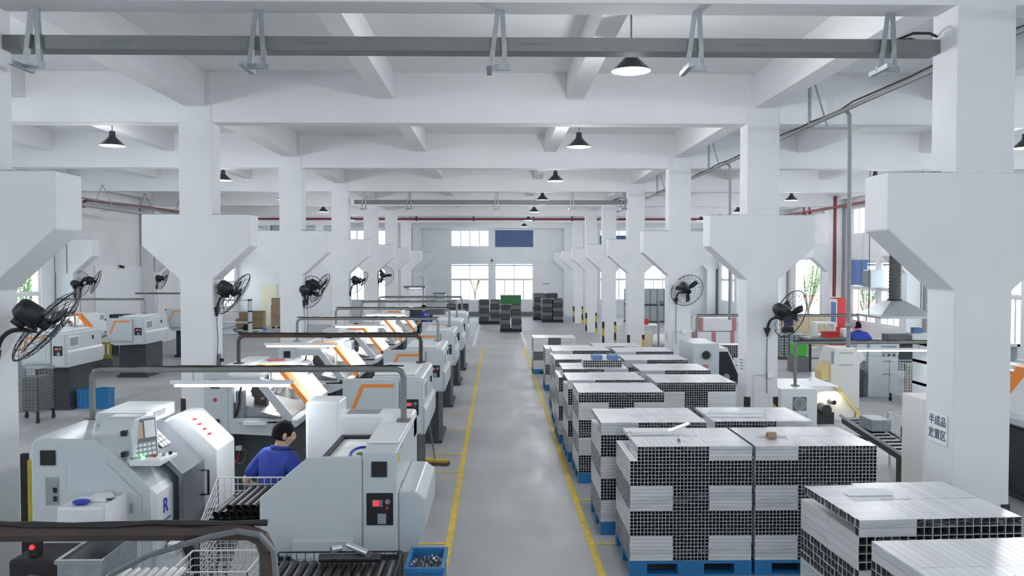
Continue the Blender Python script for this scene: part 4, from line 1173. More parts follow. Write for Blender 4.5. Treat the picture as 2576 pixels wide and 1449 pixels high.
# ------------------------------------------------------------------ people
def skin_obj(name, verts, edges, radii, m, parent, root=0, sub=2):
    me = bpy.data.meshes.new(name); me.from_pydata([tuple(v) for v in verts], edges, []); me.update()
    o = bpy.data.objects.new(name, me); COL.objects.link(o)
    sk = o.modifiers.new('skin', 'SKIN'); sk.use_smooth_shade = True
    for i, r in enumerate(radii):
        sv = me.skin_vertices[0].data[i]; sv.radius = r if isinstance(r, tuple) else (r, r)
        sv.use_root = (i == root)
    sb = o.modifiers.new('sub', 'SUBSURF'); sb.levels = sub; sb.render_levels = sub
    dg = bpy.context.evaluated_depsgraph_get(); dg.update()
    m2 = bpy.data.meshes.new_from_object(o.evaluated_get(dg))
    bpy.data.objects.remove(o); bpy.data.meshes.remove(me)
    m2.materials.clear(); m2.materials.append(MATS[m])
    m2.polygons.foreach_set('use_smooth', [True] * len(m2.polygons))
    return m2
def head_mesh(center, look, scale=1.0):
    """head with jaw, nose, ears, brow; look = unit facing vector. Returns list of verts/faces builders"""
    mb = MB(); nu, nv = 24, 18; v = []; f = []
    for i in range(nv + 1):
        ph = math.pi * i / nv - math.pi / 2
        for k in range(nu):
            t = 2 * math.pi * k / nu
            x = math.cos(ph) * math.sin(t); y = math.cos(ph) * math.cos(t); z = math.sin(ph)   # y = forward
            px, py, pz = .076 * x, .098 * y, .118 * z
            if z < -.1:                       # jaw
                w = min(1, (-.1 - z) / .9); px *= 1 - .42 * w; py = py * (1 - .35 * w) + .030 * w
            if z > .2: px *= 1 + .03; py -= .008 * z
            fr = max(0, y)
            # nose
            g = math.exp(-((x) / .16) ** 2 - ((z + .12) / .22) ** 2) * (1 if y > .3 else 0); py += .024 * g
            # eye sockets, mouth, brow
            for sx in (-1, 1):
                g = math.exp(-((x - sx * .38) / .17) ** 2 - ((z - .06) / .12) ** 2) * (1 if y > .2 else 0); py -= .010 * g
            g = math.exp(-((x) / .3) ** 2 - ((z + .50) / .07) ** 2) * (1 if y > .2 else 0); py += .004 * g
            g = math.exp(-((x) / .5) ** 2 - ((z - .24) / .09) ** 2) * (1 if y > .3 else 0); py += .006 * g
            v.append((px, py, pz))
    for i in range(nv):
        for k in range(nu):
            a = i * nu + k; b = i * nu + (k + 1) % nu
            f.append((a, a + nu, b + nu, b))
    mb._add(v, f)
    for sx in (-1, 1):
        mb.ball((sx * .077, -.008, -.006), .011, .020, .032, 8, 8)
    mb.cur = 1
    for sx in (-1, 1): mb.ball((sx * .031, .083, .010), .010, .006, .006, 8, 6)
    mb.box(-.028, .028, .088, .092, -.064, -.060)
    mb.cur = 0
    q = Vector(look).to_track_quat('Y', 'Z').to_matrix().to_4x4()
    M = Matrix.Translation(center) @ q @ Matrix.Scale(scale, 4)
    hair = MB(); v = []; f = []; nu, nv = 28, 12
    for i in range(nv + 1):
        ph = math.pi / 2 - (i / nv) * 1.0 * math.pi * .62
        for k in range(nu):
            t = 2 * math.pi * k / nu
            x = math.cos(ph) * math.sin(t); y = math.cos(ph) * math.cos(t); z = math.sin(ph)
            lim = .34 if y > .55 else (-.02 if y > .1 else -.38)
            zz = max(z, lim)
            if zz != z:
                s = math.sqrt(max(0.0, 1 - zz * zz)) / max(1e-6, math.sqrt(x * x + y * y)); x *= s; y *= s
            z = zz
            e = 1.07 if z > .2 else 1.035
            jit = random.uniform(0, .004) if z > .3 else 0
            v.append(((.078 + jit) * x * e, .098 * y * e - .008 * max(0, z), (.120 + jit) * z * 1.035))
    for i in range(nv):
        for k in range(nu):
            a = i * nu + k; b = i * nu + (k + 1) % nu
            f.append((a, b, b + nu, a + nu))
    hair._add(v, f)
    return mb.xform(M), hair.xform(M)
def hand_chain(wr, d, up, curl, sgn):
    """vertices/edges/radii for a palm with five fingers; wr wrist point, d direction, up back-of-hand normal"""
    d = Vector(d).normalized(); up = Vector(up).normalized(); sd = d.cross(up).normalized() * sgn
    V = []; E = []; Rd = []
    def add(p, r, par=None):
        V.append(Vector(p)); Rd.append(r)
        if par is not None: E.append((par, len(V) - 1))
        return len(V) - 1
    w = add(wr, (.026, .02)); pm = add(wr + d * .055, (.034, .016), w)
    for k, (off, ln) in enumerate(((-.030, .066), (-.010, .078), (.010, .072), (.030, .056))):
        kn = add(wr + d * .088 + sd * off, .0095, pm)
        p = wr + d * .088 + sd * off; dirn = d.copy(); par = kn
        for s in range(3):
            dirn = (dirn - up * curl * (.35 + .25 * s)).normalized(); p = p + dirn * ln * (.45, .32, .25)[s]
            par = add(p, (.0088, .0080, .0068)[s], par)
    tb = add(wr + d * .03 - sd * .034 - up * .006, .011, w)
    t1 = add(wr + d * .06 - sd * .052 - up * .018, .010, tb)
    add(wr + d * .085 - sd * .048 - up * .034, .008, t1)
    return V, E, Rd
def person(label, loc, rz, J, shirt='blue_cloth', pants='trouser', look=(0, 1, 0), sleeves=.6, extra=None, hands=True):
    """J: joints dict in local coords (feet at z=0), forward = +y"""
    t = thing('person', label, 'person', loc, rz)
    V = []; E = []; Rd = []; idx = {}
    def add(n, r, par=None):
        V.append(Vector(J[n])); Rd.append(r); idx[n] = len(V) - 1
        if par: E.append((idx[par], idx[n]))
    add('pelvis', (.14, .105)); add('waist', (.12, .085), 'pelvis'); add('chest', (.14, .09), 'waist'); add('neck0', (.062, .058), 'chest'); add('neck', (.055, .058), 'neck0'); add('headc', (.05, .06), 'neck')
    for s in ('l', 'r'):
        add('sh' + s, (.050, .050), 'chest'); add('el' + s, (.043, .043), 'sh' + s); add('wr' + s, (.026, .024), 'el' + s)
        add('hip' + s, (.088, .09), 'pelvis'); add('kn' + s, (.058, .06), 'hip' + s); add('an' + s, (.040, .042), 'kn' + s); add('to' + s, (.042, .03), 'an' + s)
    if hands:
        for s, sg in (('l', -1), ('r', 1)):
            wr = Vector(J['wr' + s]); d = (wr - Vector(J['el' + s])).normalized()
            up = Vector(J.get('up' + s, (0, -.3, 1))); up = (up - d * up.dot(d)).normalized()
            hv, he, hr = hand_chain(wr, d, up, J.get('curl' + s, .6), sg)
            o = len(V); V += hv[1:]; Rd += hr[1:]
            E += [((a - 1 + o) if a else idx['wr' + s], b - 1 + o) for a, b in he]
    bm_ = skin_obj('body', V, E, Rd, 'skin', t)
    hb, hair = head_mesh(Vector(J['headc']), look)
    hm = hb.mesh('head', ['skin', 'hair'], True)
    bm2 = bmesh.new(); bm2.from_mesh(bm_); bm2.from_mesh(hm)
    me = bpy.data.meshes.new('body'); bm2.to_mesh(me); bm2.free(); me.materials.append(MATS['skin']); me.materials.append(MATS['hair'])
    body = plink('body', me, t)
    hair.build('hair', 'hair', t, smooth=True)
    # shirt
    V2 = []; E2 = []; R2 = []; ix = {}
    def a2(n, p, r, par=None):
        V2.append(Vector(p)); R2.append(r); ix[n] = len(V2) - 1
        if par: E2.append((ix[par], ix[n]))
    P = {k: Vector(v) for k, v in J.items() if k in ('pelvis', 'waist', 'chest', 'neck0', 'shl', 'shr', 'ell', 'elr')}
    a2('p', P['pelvis'] * .75 + P['waist'] * .25, (.172, .138)); a2('w', P['waist'], (.168, .128), 'p'); a2('c', P['chest'], (.195, .145), 'w'); a2('n', P['neck0'] + Vector((0, 0, .03)), (.085, .082), 'c')
    for s in ('l', 'r'):
        sh, el = P['sh' + s], P['el' + s]
        a2('s' + s, sh, (.082, .080), 'c'); a2('m' + s, sh.lerp(el, .45), (.076, .074), 's' + s); a2('e' + s, sh.lerp(el, sleeves + .28), (.074, .072), 'm' + s)
    plink('shirt', skin_obj('shirt', V2, E2, R2, shirt, t), t)
    MB().tube([Vector(J['neck0']) + Vector((.068 * math.cos(a), .062 * math.sin(a), .045 + .012 * math.sin(a + 3.1))) for a in [2 * math.pi * i / 16 for i in range(16)]], .016, 6, closed=True).build('collar', shirt, t, smooth=True)
    V3 = []; E3 = []; R3 = []; ix = {}
    def a3(n, p, r, par=None):
        V3.append(Vector(p)); R3.append(r); ix[n] = len(V3) - 1
        if par: E3.append((ix[par], ix[n]))
    a3('w', Vector(J['pelvis']).lerp(Vector(J['waist']), .5), (.158, .12)); a3('p', J['pelvis'], (.168, .135), 'w')
    for s in ('l', 'r'):
        a3('h' + s, J['hip' + s], (.105, .108), 'p'); a3('k' + s, J['kn' + s], (.080, .082), 'h' + s); a3('a' + s, Vector(J['an' + s]) + Vector((0, 0, .04)), (.066, .068), 'k' + s)
    plink('trousers', skin_obj('trousers', V3, E3, R3, pants, t), t)
    for s in ('l', 'r'):
        a = Vector(J['an' + s]); b = Vector(J['to' + s]); d = (b - a); d.z = 0; d.normalize(); sdv = Vector((-d.y, d.x, 0))
        mb = MB(); mb.ball((0, .07, .045), .05, .145, .05, 12, 8)
        mb.v = [tuple(sdv * -p[0] + d * p[1] + Vector((a.x, a.y, max(0.0, p[2])))) for p in mb.v]
        mb.build('shoe', 'black', t, smooth=True)
    return t
def stand(h=1.70, lean=0.0, turn=0.0):
    k = h / 1.70
    J = dict(pelvis=(0, 0, .92), waist=(0, .02, 1.08), chest=(0, .02 + lean * .5, 1.30), neck0=(0, .02 + lean * .8, 1.43), neck=(0, .03 + lean, 1.49), headc=(0, .05 + lean * 1.1, 1.585),
             shl=(-.185, .01 + lean * .7, 1.38), shr=(.185, .01 + lean * .7, 1.38), ell=(-.24, .02, 1.10), elr=(.24, .02, 1.10), wrl=(-.24, .12, .86), wrr=(.24, .12, .86),
             hipl=(-.095, 0, .86), hipr=(.095, 0, .86), knl=(-.11, .03, .48), knr=(.11, .03, .48), anl=(-.12, -.02, .08), anr=(.12, -.02, .08), tol=(-.14, .14, .04), tor=(.14, .14, .04))
    return {a: tuple(c * k for c in b) for a, b in J.items()}
# worker at the foreground lathe: seen from behind, turned to the machine on his right
J = stand(1.67, .04)
J.update(ell=(-.30, -.10, 1.13), wrl=(-.20, .12, .98), elr=(.27, .08, 1.12), wrr=(.20, .28, 1.14), curll=.8, curlr=.5, upr=(0, 0, 1), upl=(-1, 0, .3))
person('worker in blue shirt with short black hair leaning over the lathe', (-1.935, 7.13, 0), R(-38), J, look=(.38, .90, -.22))
# held black pipe
loose_at('dark_pipe', 'black pipe held in the worker\'s left hand', 'pipe', MB().pipe((0, -.10, -.02), (0, .18, .06), .028, .023, 16), 'dark_pipe', (-2.08, 7.30, .915), (0, 0, R(20)))
J = stand(1.68, .06); J.update(ell=(-.26, .16, 1.12), wrl=(-.12, .34, 1.02), elr=(.26, .16, 1.12), wrr=(.12, .34, 1.02))
person('worker in blue overalls carrying a pale bag between the far lathes', (-2.45, 28.6, 0), R(70), J, pants='blue_cloth', look=(-.3, .95, -.2))
o = loose_at('cloth_bag', 'pale cloth bag held by the worker between the far lathes', 'bag', MB().ball((0, 0, 0), .16, .15, .21, 14, 10), 'apron', (-3.0, 28.82, 1.0))
J = stand(1.66, .08); J.update(elr=(.34, .16, 1.14), wrr=(.46, .40, 1.08), ell=(-.26, .1, 1.1), wrl=(-.16, .3, 1.1))
person('worker in blue shirt at the bench beside the exhaust hood', (8.9, 19.9, 0), R(-8), J, look=(.1, .98, -.2), pants='trouser_dark')
J = stand(1.70, .0); J.update(elr=(.27, .10, 1.12), wrr=(.18, .3, 1.25))
person('worker in dark trousers standing by the open side door', (10.05, 28.0, 0), R(-25), J, look=(.2, .95, -.1), pants='trouser_dark', shirt='trouser')
# ------------------------------------------------------------------ wire cages, pipes, crates
def wire_cage(name, label, x0, x1, y0, y1, z0, zf, zb, m='frame_alu', step=.055, wheels=False, leg=True, r=.0035):
    t = thing(name, label, 'wire cage', (x0, y0, 0))
    w, d = x1 - x0, y1 - y0
    def wallm(p0, p1, zt0, zt1):
        mb = MB(); L_ = math.hypot(p1[0] - p0[0], p1[1] - p0[1]); n = max(2, int(L_ / step))
        for i in range(n + 1):
            u = i / n; x = p0[0] + (p1[0] - p0[0]) * u; y = p0[1] + (p1[1] - p0[1]) * u
            mb.tube([(x, y, z0), (x, y, zt0 + (zt1 - zt0) * u)], r, 4)
        k = max(2, int((max(zt0, zt1) - z0) / step))
        for j in range(k + 1):
            v = j / k
            mb.tube([(p0[0], p0[1], z0 + (zt0 - z0) * v), (p1[0], p1[1], z0 + (zt1 - z0) * v)], r if j < k else r * 2, 4)
        return mb
    for nm, p0, p1, a, b in (('front_mesh', (0, 0), (w, 0), zf, zf), ('back_mesh', (0, d), (w, d), zb, zb), ('side_mesh', (0, 0), (0, d), zf, zb), ('side_mesh', (w, 0), (w, d), zf, zb)):
        wallm(p0, p1, a, b).build(nm, m, t)
    mb = MB()
    for i in range(int(w / step) + 1): mb.tube([(min(w, i * step), 0, z0), (min(w, i * step), d, z0)], r, 4)
    for i in range(int(d / .15) + 1): mb.tube([(0, min(d, i * .15), z0), (w, min(d, i * .15), z0)], r, 4)
    mb.build('floor_mesh', m, t)
    for x in (.02, w - .02):
        for y in (.02, d - .02):
            if wheels:
                MB().cyl((x - .015, y, .05), (x + .015, y, .05), .05, n=12).box(x - .02, x + .02, y - .02, y + .02, .08, z0).build('castor', 'black', t)
            elif leg: MB().box(x - .015, x + .015, y - .015, y + .015, 0, z0).build('leg', m, t)
    return t
def pipe_thing(name, label, p0, p1, r, m, group, wall=.003):
    o = tag(MB().pipe((0, 0, 0), Vector(p1) - Vector(p0), r, r - wall, 14).build(name, m, smooth=True), label, 'pipe', group); o.location = p0
    return o
wire_cage('wire_cage', 'white wire cage full of dark pipes between the worker and the control-pod lathe', -2.33, -1.56, 6.40, 6.84, .55, 1.0, 1.27)
for r_ in range(3):
    for k in range(7 - (r_ == 2) * 2):
        x = -2.24 + k * .062 + (r_ % 2) * .03 + (r_ == 2) * .14
        pipe_thing('dark_pipe', 'dark steel pipe end-on in the white wire cage', (x, 6.42, 1.03 + r_ * .055), (x + .07, 6.82, 1.08 + r_ * .055), .0265, 'dark_pipe', 'pipes in the white wire cage')
wire_cage('wire_cage', 'low white wire cage standing before the pipe-filled cage', -2.25, -1.72, 5.62, 6.05, .55, .93, .93, step=.05)
# silver pipes on a rack, lower left
t = thing('pipe_rack', 'low steel rack under the row of silver pipes', 'rack', (-2.42, 4.2, 0))
for x in (0, .82):
    for y in (0.02, .86): MB().box(x, x + .04, y, y + .04, 0, 1.06).build('leg', 'iron', t)
for y in (.02, .86): MB().box(0, .86, y, y + .04, 1.06, 1.10).build('crossbar', 'iron', t)
for k in range(8): pipe_thing('silver_pipe', 'bright silver pipe in the row beside the brown pipe frame', (-2.36 + k * .056, 4.15, 1.128), (-2.36 + k * .056, 5.12, 1.128), .0255, 'silver_pipe', 'row of silver pipes')
for k in range(5): pipe_thing('silver_pipe', 'bright silver pipe in the shorter row beside the brown pipe frame', (-1.88 + k * .056, 4.15, 1.128), (-1.88 + k * .056, 4.88, 1.128), .0255, 'silver_pipe', 'shorter row of silver pipes')
# dark pipe basket
wire_cage('wire_cage', 'dark wire basket of grey pipes in front of the red-display lathe', -1.53, -.665, 4.95, 5.72, .50, 1.03, 1.03, m='iron', step=.06)
for k in range(12):
    x = -1.47 + k * .067
    pipe_thing('grey_pipe', 'thick grey pipe lying in the dark wire basket', (x, 4.98, .955), (x, 5.66, .965), .0315, 'dark_pipe', 'pipes in the dark wire basket')
pipe_thing('grey_pipe', 'brown-grey pipe lying across the others in the dark basket', (-1.22, 5.60, 1.03), (-.80, 5.60, 1.03), .03, 'iron', None)
pipe_thing('silver_pipe', 'shiny silver pipe resting across the dark wire basket', (-1.03, 5.66, 1.10), (-.87, 5.53, 1.085), .024, 'silver_pipe', None)
pipe_thing('silver_pipe', 'short shiny pipe stub on top of the dark wire basket', (-1.14, 5.60, 1.088), (-1.08, 5.64, 1.088), .024, 'silver_pipe', None)

def crate(label, x, y, z, w=.42, d=.30, h=.28, m='blue_plastic', group='blue crates', ribs=True):
    t = thing('crate', label, 'crate', (x, y, z), 0, group)
    th = .014
    MB().box(0, w, 0, d, 0, th).box(0, w, 0, th, th, h).box(0, w, d - th, d, th, h).box(0, th, th, d - th, th, h).box(w - th, w, th, d - th, th, h).build('shell', m, t)
    MB().box(-.012, w + .012, -.012, 0, h - .03, h).box(-.012, w + .012, d, d + .012, h - .03, h).box(-.012, 0, 0, d, h - .03, h).box(w, w + .012, 0, d, h - .03, h).build('rim', m, t)
    if ribs:
        for i in range(4):
            x_ = w * (i + .5) / 4
            MB().box(x_ - .008, x_ + .008, -.009, 0, .02, h - .03).build('rib', m, t)
    return t
for i in range(3):
    crate(('blue crate full of metal chips beside the aisle line', 'blue crate under the chip crate', 'lowest blue crate of the chip stack')[2 - i], -.64, 5.70, .31 * i, .26, .42, .30)
mb = MB(); rnd = random.Random(3)
for i in range(420):
    c = Vector((rnd.uniform(-.62, -.40), rnd.uniform(5.73, 6.08), .62 + .22 + rnd.uniform(0, .035))); a = Vector((rnd.uniform(-1, 1), rnd.uniform(-1, 1), rnd.uniform(-.6, .6))).normalized()
    b = a.orthogonal().normalized(); s = rnd.uniform(.006, .014)
    mb._add([tuple(c + a * s), tuple(c + b * s * .6), tuple(c - a * s), tuple(c - b * s * .6 + Vector((0, 0, s)))], [(0, 1, 2), (0, 2, 3), (0, 3, 1), (1, 3, 2)])
mb.box(-.62, -.40, 5.73, 6.08, .64, .835)
tag(mb.build('metal_chips', 'chips'), 'shiny curled metal chips heaped in the blue crate', 'metal chips', kind='stuff')
# broom
t = thing('broom', 'long-handled push broom with yellow bristle head on the floor', 'broom', (-.98, 12.5, 0))
MB().prism([(-.26, .03), (.24, .03), (.24, .085), (-.26, .085)], 'y', -.06, .06).build('head', 'broom_yellow', t, bevel=.015).rotation_euler[2] = R(-14)
MB().box(-.27, .25, -.075, .075, 0, .045).build('bristles', 'broom_dark', t, bevel=.01).rotation_euler[2] = R(-14)
MB().tube([(.03, 0, .08), (-.01, -.3, .55), (-.05, -.66, 1.12)], .012, 8).build('handle', 'pipe_grey', t)

# lower-left clutter
t = thing('oil_cooler', 'black oil cooler with round fan below the brown pipe frame', 'oil cooler', (-3.10, 5.2, 0))
MB().box(0, .34, 0, .35, .75, 1.17).build('housing', 'black_matte', t, bevel=.02)
MB().box(.02, .32, .05, .30, 0, .75).build('stand', 'mach_dark', t)
MB().tube([(.17 + .12 * math.cos(a), -.008, .96 + .12 * math.sin(a)) for a in [2 * math.pi * i / 24 for i in range(24)]], .006, 5, closed=True).build('fan_ring', 'iron', t)
for k in range(5):
    a = k * 1.257
    MB().prism([(.17, .96), (.17 + .10 * math.cos(a), .96 + .10 * math.sin(a)), (.17 + .10 * math.cos(a + .6), .96 + .10 * math.sin(a + .6))], 'y', -.006, -.002).build('fan_blade', 'mach_dark', t)
MB().cyl((.17, -.02, .96), (.17, 0, .96), .025, n=10).build('fan_hub', 'steel', t)
MB().box(.10, .16, .05, .12, 1.17, 1.28).build('switch_box', 'black', t, bevel=.006)
MB().ball((.13, .04, 1.24), .016).build('red_lamp', 'digit_red', t)
t = thing('metal_bin', 'stained galvanized metal bin next to the black oil cooler', 'bin', (-2.71, 5.05, 0))
MB().box(0, .27, 0, .012, .5, 1.22).box(0, .012, .012, .5, .5, 1.22).box(.258, .27, .012, .5, .5, 1.22).box(.012, .258, .488, .5, .5, 1.22).box(0, .27, 0, .5, .48, .5).build('shell', 'galv', t)
MB().box(-.012, .282, -.012, .015, 1.20, 1.225).box(-.012, .015, .015, .5, 1.20, 1.225).build('rim', 'steel', t)
for x in (.02, .22):
    for y in (.02, .44): MB().box(x, x + .03, y, y + .03, 0, .48).build('leg', 'iron', t)
t = thing('guard_post', 'yellow steel guard post between the left column and the control-pod lathe', 'post', (-4.05, 7.2, 0))
MB().box(-.04, .04, -.04, .04, 0, 1.35).build('post', 'yellow_rack', t, bevel=.006)
MB().box(-.10, .10, -.10, .10, 0, .015).build('base_plate', 'yellow_rack', t)
loose_at('cable_duct', 'black cable duct standing beside the yellow guard post', 'duct', MB().box(0, .05, 0, .05, 0, 1.38), 'black_matte', (-4.20, 7.25, 0))

# ------------------------------------------------------------------ left bay props
wire_cage('wire_cage', 'tall grey wire trolley with shelves in the left bay', -9.42, -8.85, 15.9, 16.5, .22, 1.05, 1.05, m='pipe_grey', wheels=True, step=.06, r=.004)
loose_at('sheet_stack', 'dark sheet metal stack inside the tall wire trolley', 'sheets', MB().box(0, .28, 0, .5, 0, .65), 'grey_stack', (-9.17, 15.95, .23))
crate('blue crate on the floor under the left-bay lathe', -8.95, 17.55, 0, .34, .30, .40)
crate('second blue crate on the floor beside the left-bay lathe', -8.57, 17.50, 0, .30, .30, .42)
t = thing('yellow_rack', 'yellow slotted metal rack on a stand beside the left-bay lathe', 'rack', (-11.6, 23.6, 0))
MB().box(0, .6, 0, .5, 0, .40).build('stand', 'grey_stack', t)
for k in range(5): MB().box(.02 + k * .12, .08 + k * .12, -.01, .02, .40, .85).build('slat', 'yellow_rack', t)
MB().box(0, .6, 0, .02, .80, .86).box(0, .6, 0.0, .02, .40, .45).build('rail', 'yellow_rack', t)
MB().box(0, .6, .03, .5, .40, .44).build('deck', 'mach_dark', t)
t = thing('shelf_unit', 'black open shelf unit between the two left-bay lathes', 'shelf', (-12.3, 26.2, 0))
for z in (.1, .55, 1.0, 1.45): MB().box(0, .9, 0, .5, z, z + .05).build('shelf', 'black', t)
for x in (0, .84):
    MB().box(x, x + .06, 0, .5, 0, 1.5).build('upright', 'black', t)
loose_at('grey_cabinet', 'light grey machine cabinet with slots behind the left-bay lathe', 'cabinet', MB().box(0, 1.2, 0, .5, 0, 1.75), 'mach', (-12.7, 20.2, 0), bevel=.01)
loose_at('shelf_rack', 'white shelving rack with many trays at the end of the left bay', 'shelf', MB().box(0, 1.6, 0, .5, 0, .05).box(0, 1.6, 0, .5, .5, .55).box(0, 1.6, 0, .5, 1.0, 1.05).box(0, 1.6, 0, .5, 1.5, 1.55).box(0, .05, 0, .5, 0, 1.6).box(1.55, 1.6, 0, .5, 0, 1.6), 'mach', (-12.6, 36.5, 0))
# cartons
cart = [(-12.25, 38.6, .15, .62, .5, .42), (-11.6, 38.6, .15, .62, .5, .42), (-12.1, 38.6, .575, .60, .5, .36), (-11.48, 38.65, .575, .5, .45, .36), (-11.05, 40.2, .12, .55, .5, .5), (-11.05, 40.2, .625, .55, .5, .5), (-11.02, 40.2, 1.13, .52, .5, .35)]
for i, (x, y, z, w, d, h) in enumerate(cart):
    t = thing('carton', ('brown carton at the base of the low pile on the blue pallet', 'brown carton at the base of the low pile on the blue pallet', 'brown carton on top of the low pile', 'brown carton on top of the low pile',
                         'lowest brown carton of the tall pile by the cream door', 'middle brown carton of the tall pile by the cream door', 'topmost brown carton of the tall pile by the cream door')[i], 'carton', (x, y, z), 0, 'brown cartons by the cream door')
    MB().box(0, w, 0, d, 0, h).build('box', 'carton', t, bevel=.006); MB().box(0, w, -.003, 0, h * .0 + h - .02, h - .012).build('flap_gap', 'bark', t)
    MB().box(w / 2 - .03, w / 2 + .03, -.002, d, h, h + .002).build('tape', 'wood', t)
for (x, y, w, lab, m) in ((-12.35, 38.55, 1.4, 'blue pallet under the low carton pile', 'blue_plastic'), (-11.1, 40.15, .65, 'wooden pallet under the tall carton pile', 'wood')):
    t = thing('pallet', lab, 'pallet', (x, y, 0)); MB().box(0, w, 0, .62, .09, .12).build('deck', m, t)
    for k in range(3): MB().box(k * (w - .1) / 2, k * (w - .1) / 2 + .1, 0, .62, 0, .09).build('block', m, t)
t = thing('pallet', 'small wooden pallet with a dark motor on it by the cartons', 'pallet', (-11.9, 37.3, 0)); MB().box(0, 1.1, 0, .7, .08, .12).build('deck', 'wood', t)
for k in range(3): MB().box(k * .5, k * .5 + .1, 0, .7, 0, .08).build('block', 'wood', t)
loose_at('motor', 'small dark motor on the wooden pallet by the cartons', 'motor', MB().cyl((0, 0, .1), (.3, 0, .1), .1, n=14).box(.05, .25, -.05, .05, .18, .26), 'black', (-11.6, 37.6, .122))
# socket box on the second left column
t = thing('socket_box', 'grey socket box with two black plugs on a left column', 'socket box', (-4.528, 13.38, 1.45))
MB().box(0, .03, -.05, .05, -.16, .16).build('plate', 'panel_grey', t, bevel=.006)
for z in (-.06, .06): MB().cyl((.03, 0, z), (.08, 0, z), .028, n=10).build('plug', 'black', t)
# security cameras
for (p, lab) in (((WL + .0, 29.4, 3.05), 'small security camera above the shutter door'), ((-.29, YB, 3.42), 'small dark security camera between the upper and lower far windows')):
    t = thing('security_camera', lab, 'camera', p)
    sx = 1 if p[0] < -1 else 0
    MB().box(-.03 + sx * .03, .03 + sx * .03, -.06 if not sx else -.03, 0 if not sx else .03, -.03, .03).build('mount', 'black', t)
    MB().cyl((sx * .06, -.05 if not sx else 0, -.02), (sx * .20, -.20 if not sx else -.08, -.05), .05, n=12).build('body', 'black', t)
# electrical cabinet at the far wall, bright test booth
t = thing('electrical_cabinet', 'grey electrical cabinet with three glowing indicator lamps at the far wall', 'cabinet', (-3.75, 48.3, 0))
MB().box(0, .72, 0, .5, 0, 1.42).build('body', 'mach', t, bevel=.01); MB().box(-.02, .74, -.02, .52, 1.42, 1.46).build('top', 'mach_dark', t)
for k, m in enumerate(('ind_yellow', 'ind_green', 'digit_red')): MB().ball((.30 + k * .14, -.01, .98), .035).build('indicator', m, t)
for k in range(4): MB().cyl((.16 + k * .13, -.01, 1.15), (.16 + k * .13, 0, 1.15), .035, n=12).build('meter', 'panel_grey', t)
MB().prism([(.28, .5), (.46, .5), (.37, .68)], 'y', -.006, 0).build('warning_triangle', 'ink_grey', t)
t = thing('test_booth', 'tall white lit booth with pipe frame behind the far lathes', 'booth', (-4.45, 39.6, 0))
MB().box(0, .95, .5, .55, 0, 2.0).build('back_panel', 'foam_white', t); MB().box(0, .05, 0, .5, 0, 2.0).build('side_panel', 'foam_white', t)
MB().box(-.05, 1.0, -.05, .55, 2.0, 2.08).build('roof', 'panel_grey', t); MB().box(.2, .8, .1, .3, 1.96, 1.99).build('lamp', 'led', t)
MB().box(.1, .9, .1, .5, 0, .95).build('bench', 'mach_bright', t, bevel=.01)
MB().tube([(.9, 0, 0), (.9, 0, 2.5), (.75, 0, 2.5)], .03, 6).build('exhaust_pipe', 'galv', t)

# ------------------------------------------------------------------ column signs and sockets
s = thing('column_sign', 'white column sign with two lines of dark Chinese characters', 'sign', (4.026, 7.37, 1.56))
MB().box(-.004, 0, -.16, .16, -.14, .14).build('plate', 'paper', s)
for z, tx in ((.062, '半成品'), (-.062, '放置区')):
    me = text_mesh(tx, .098, bold=True); me.materials.clear(); me.materials.append(MATS['ink'])
    plink('characters', me, s, (-.006, 0, z), (R(90), 0, R(-90)))
for (p, lab) in (((4.026, 13.36, 1.42), 'small white notice on the right column with the standing worker'), ((4.026, 19.36, 1.35), 'small white notice on the right column with the wired socket')):
    s = thing('column_notice', lab, 'sign', p, 0, 'small notices on the right columns'); MB().box(-.004, 0, -.12, .12, -.13, .13).build('plate', 'paper', s)
    for k in range(4): MB().box(-.006, -.004, -.09, .09, .07 - k * .05, .095 - k * .05).build('text_line', 'ink_grey', s)
for (p, lab) in (((4.42, 13.135, 1.28), 'white wall switch box on the fan column beside the stacks'), ((4.40, 19.135, 1.50), 'white socket box with looping wires above the boxy machine')):
    s = thing('wall_socket', lab, 'socket', p); MB().box(-.05, .05, -.03, 0, -.05, .05).build('box', 'paper', s, bevel=.005)
    MB().tube([(-.05, -.012, 0), (-.25, -.012, .0), (-.27, -.012, -.03), (-.27, -.012, -.6)], .006, 5).build('conduit', 'mach', s)
s = thing('wall_notice', 'small dark notice plate on the far wall', 'sign', (3.0, YB, 1.98)); MB().box(-.22, .22, -.012, 0, -.03, .03).build('plate', 'ink_grey', s)
loose_at('blue_curtain', 'dark blue curtain covering the upper far window', 'curtain', MB().box(0, 2.30, 0, .02, 0, 1.02), 'blue_curtain', (-.10, YB - .035, 4.20))
loose_at('blue_curtain', 'dark blue curtain behind the right columns on an upper far window', 'curtain', MB().box(0, 2.30, 0, .02, 0, .7), 'blue_curtain', (8.75 - 2.5, YB - .035, 4.20))
loose_at('window_board', 'blue board covering part of the window beside the air cooler', 'board', MB().box(0, .03, 0, 1.5, 0, .93), 'blue_panel', (WR - .031, 29.25, 2.34))

t = thing('red_folder', 'red folder lying on the roof of the first open lathe', 'folder', (-3.30, 11.85, 1.668), R(20)); MB().box(0, .24, 0, .17, 0, .012).build('cover', 'red', t, bevel=.003); MB().box(.01, .235, .005, .165, .012, .016).build('sheet', 'foam_pink', t)
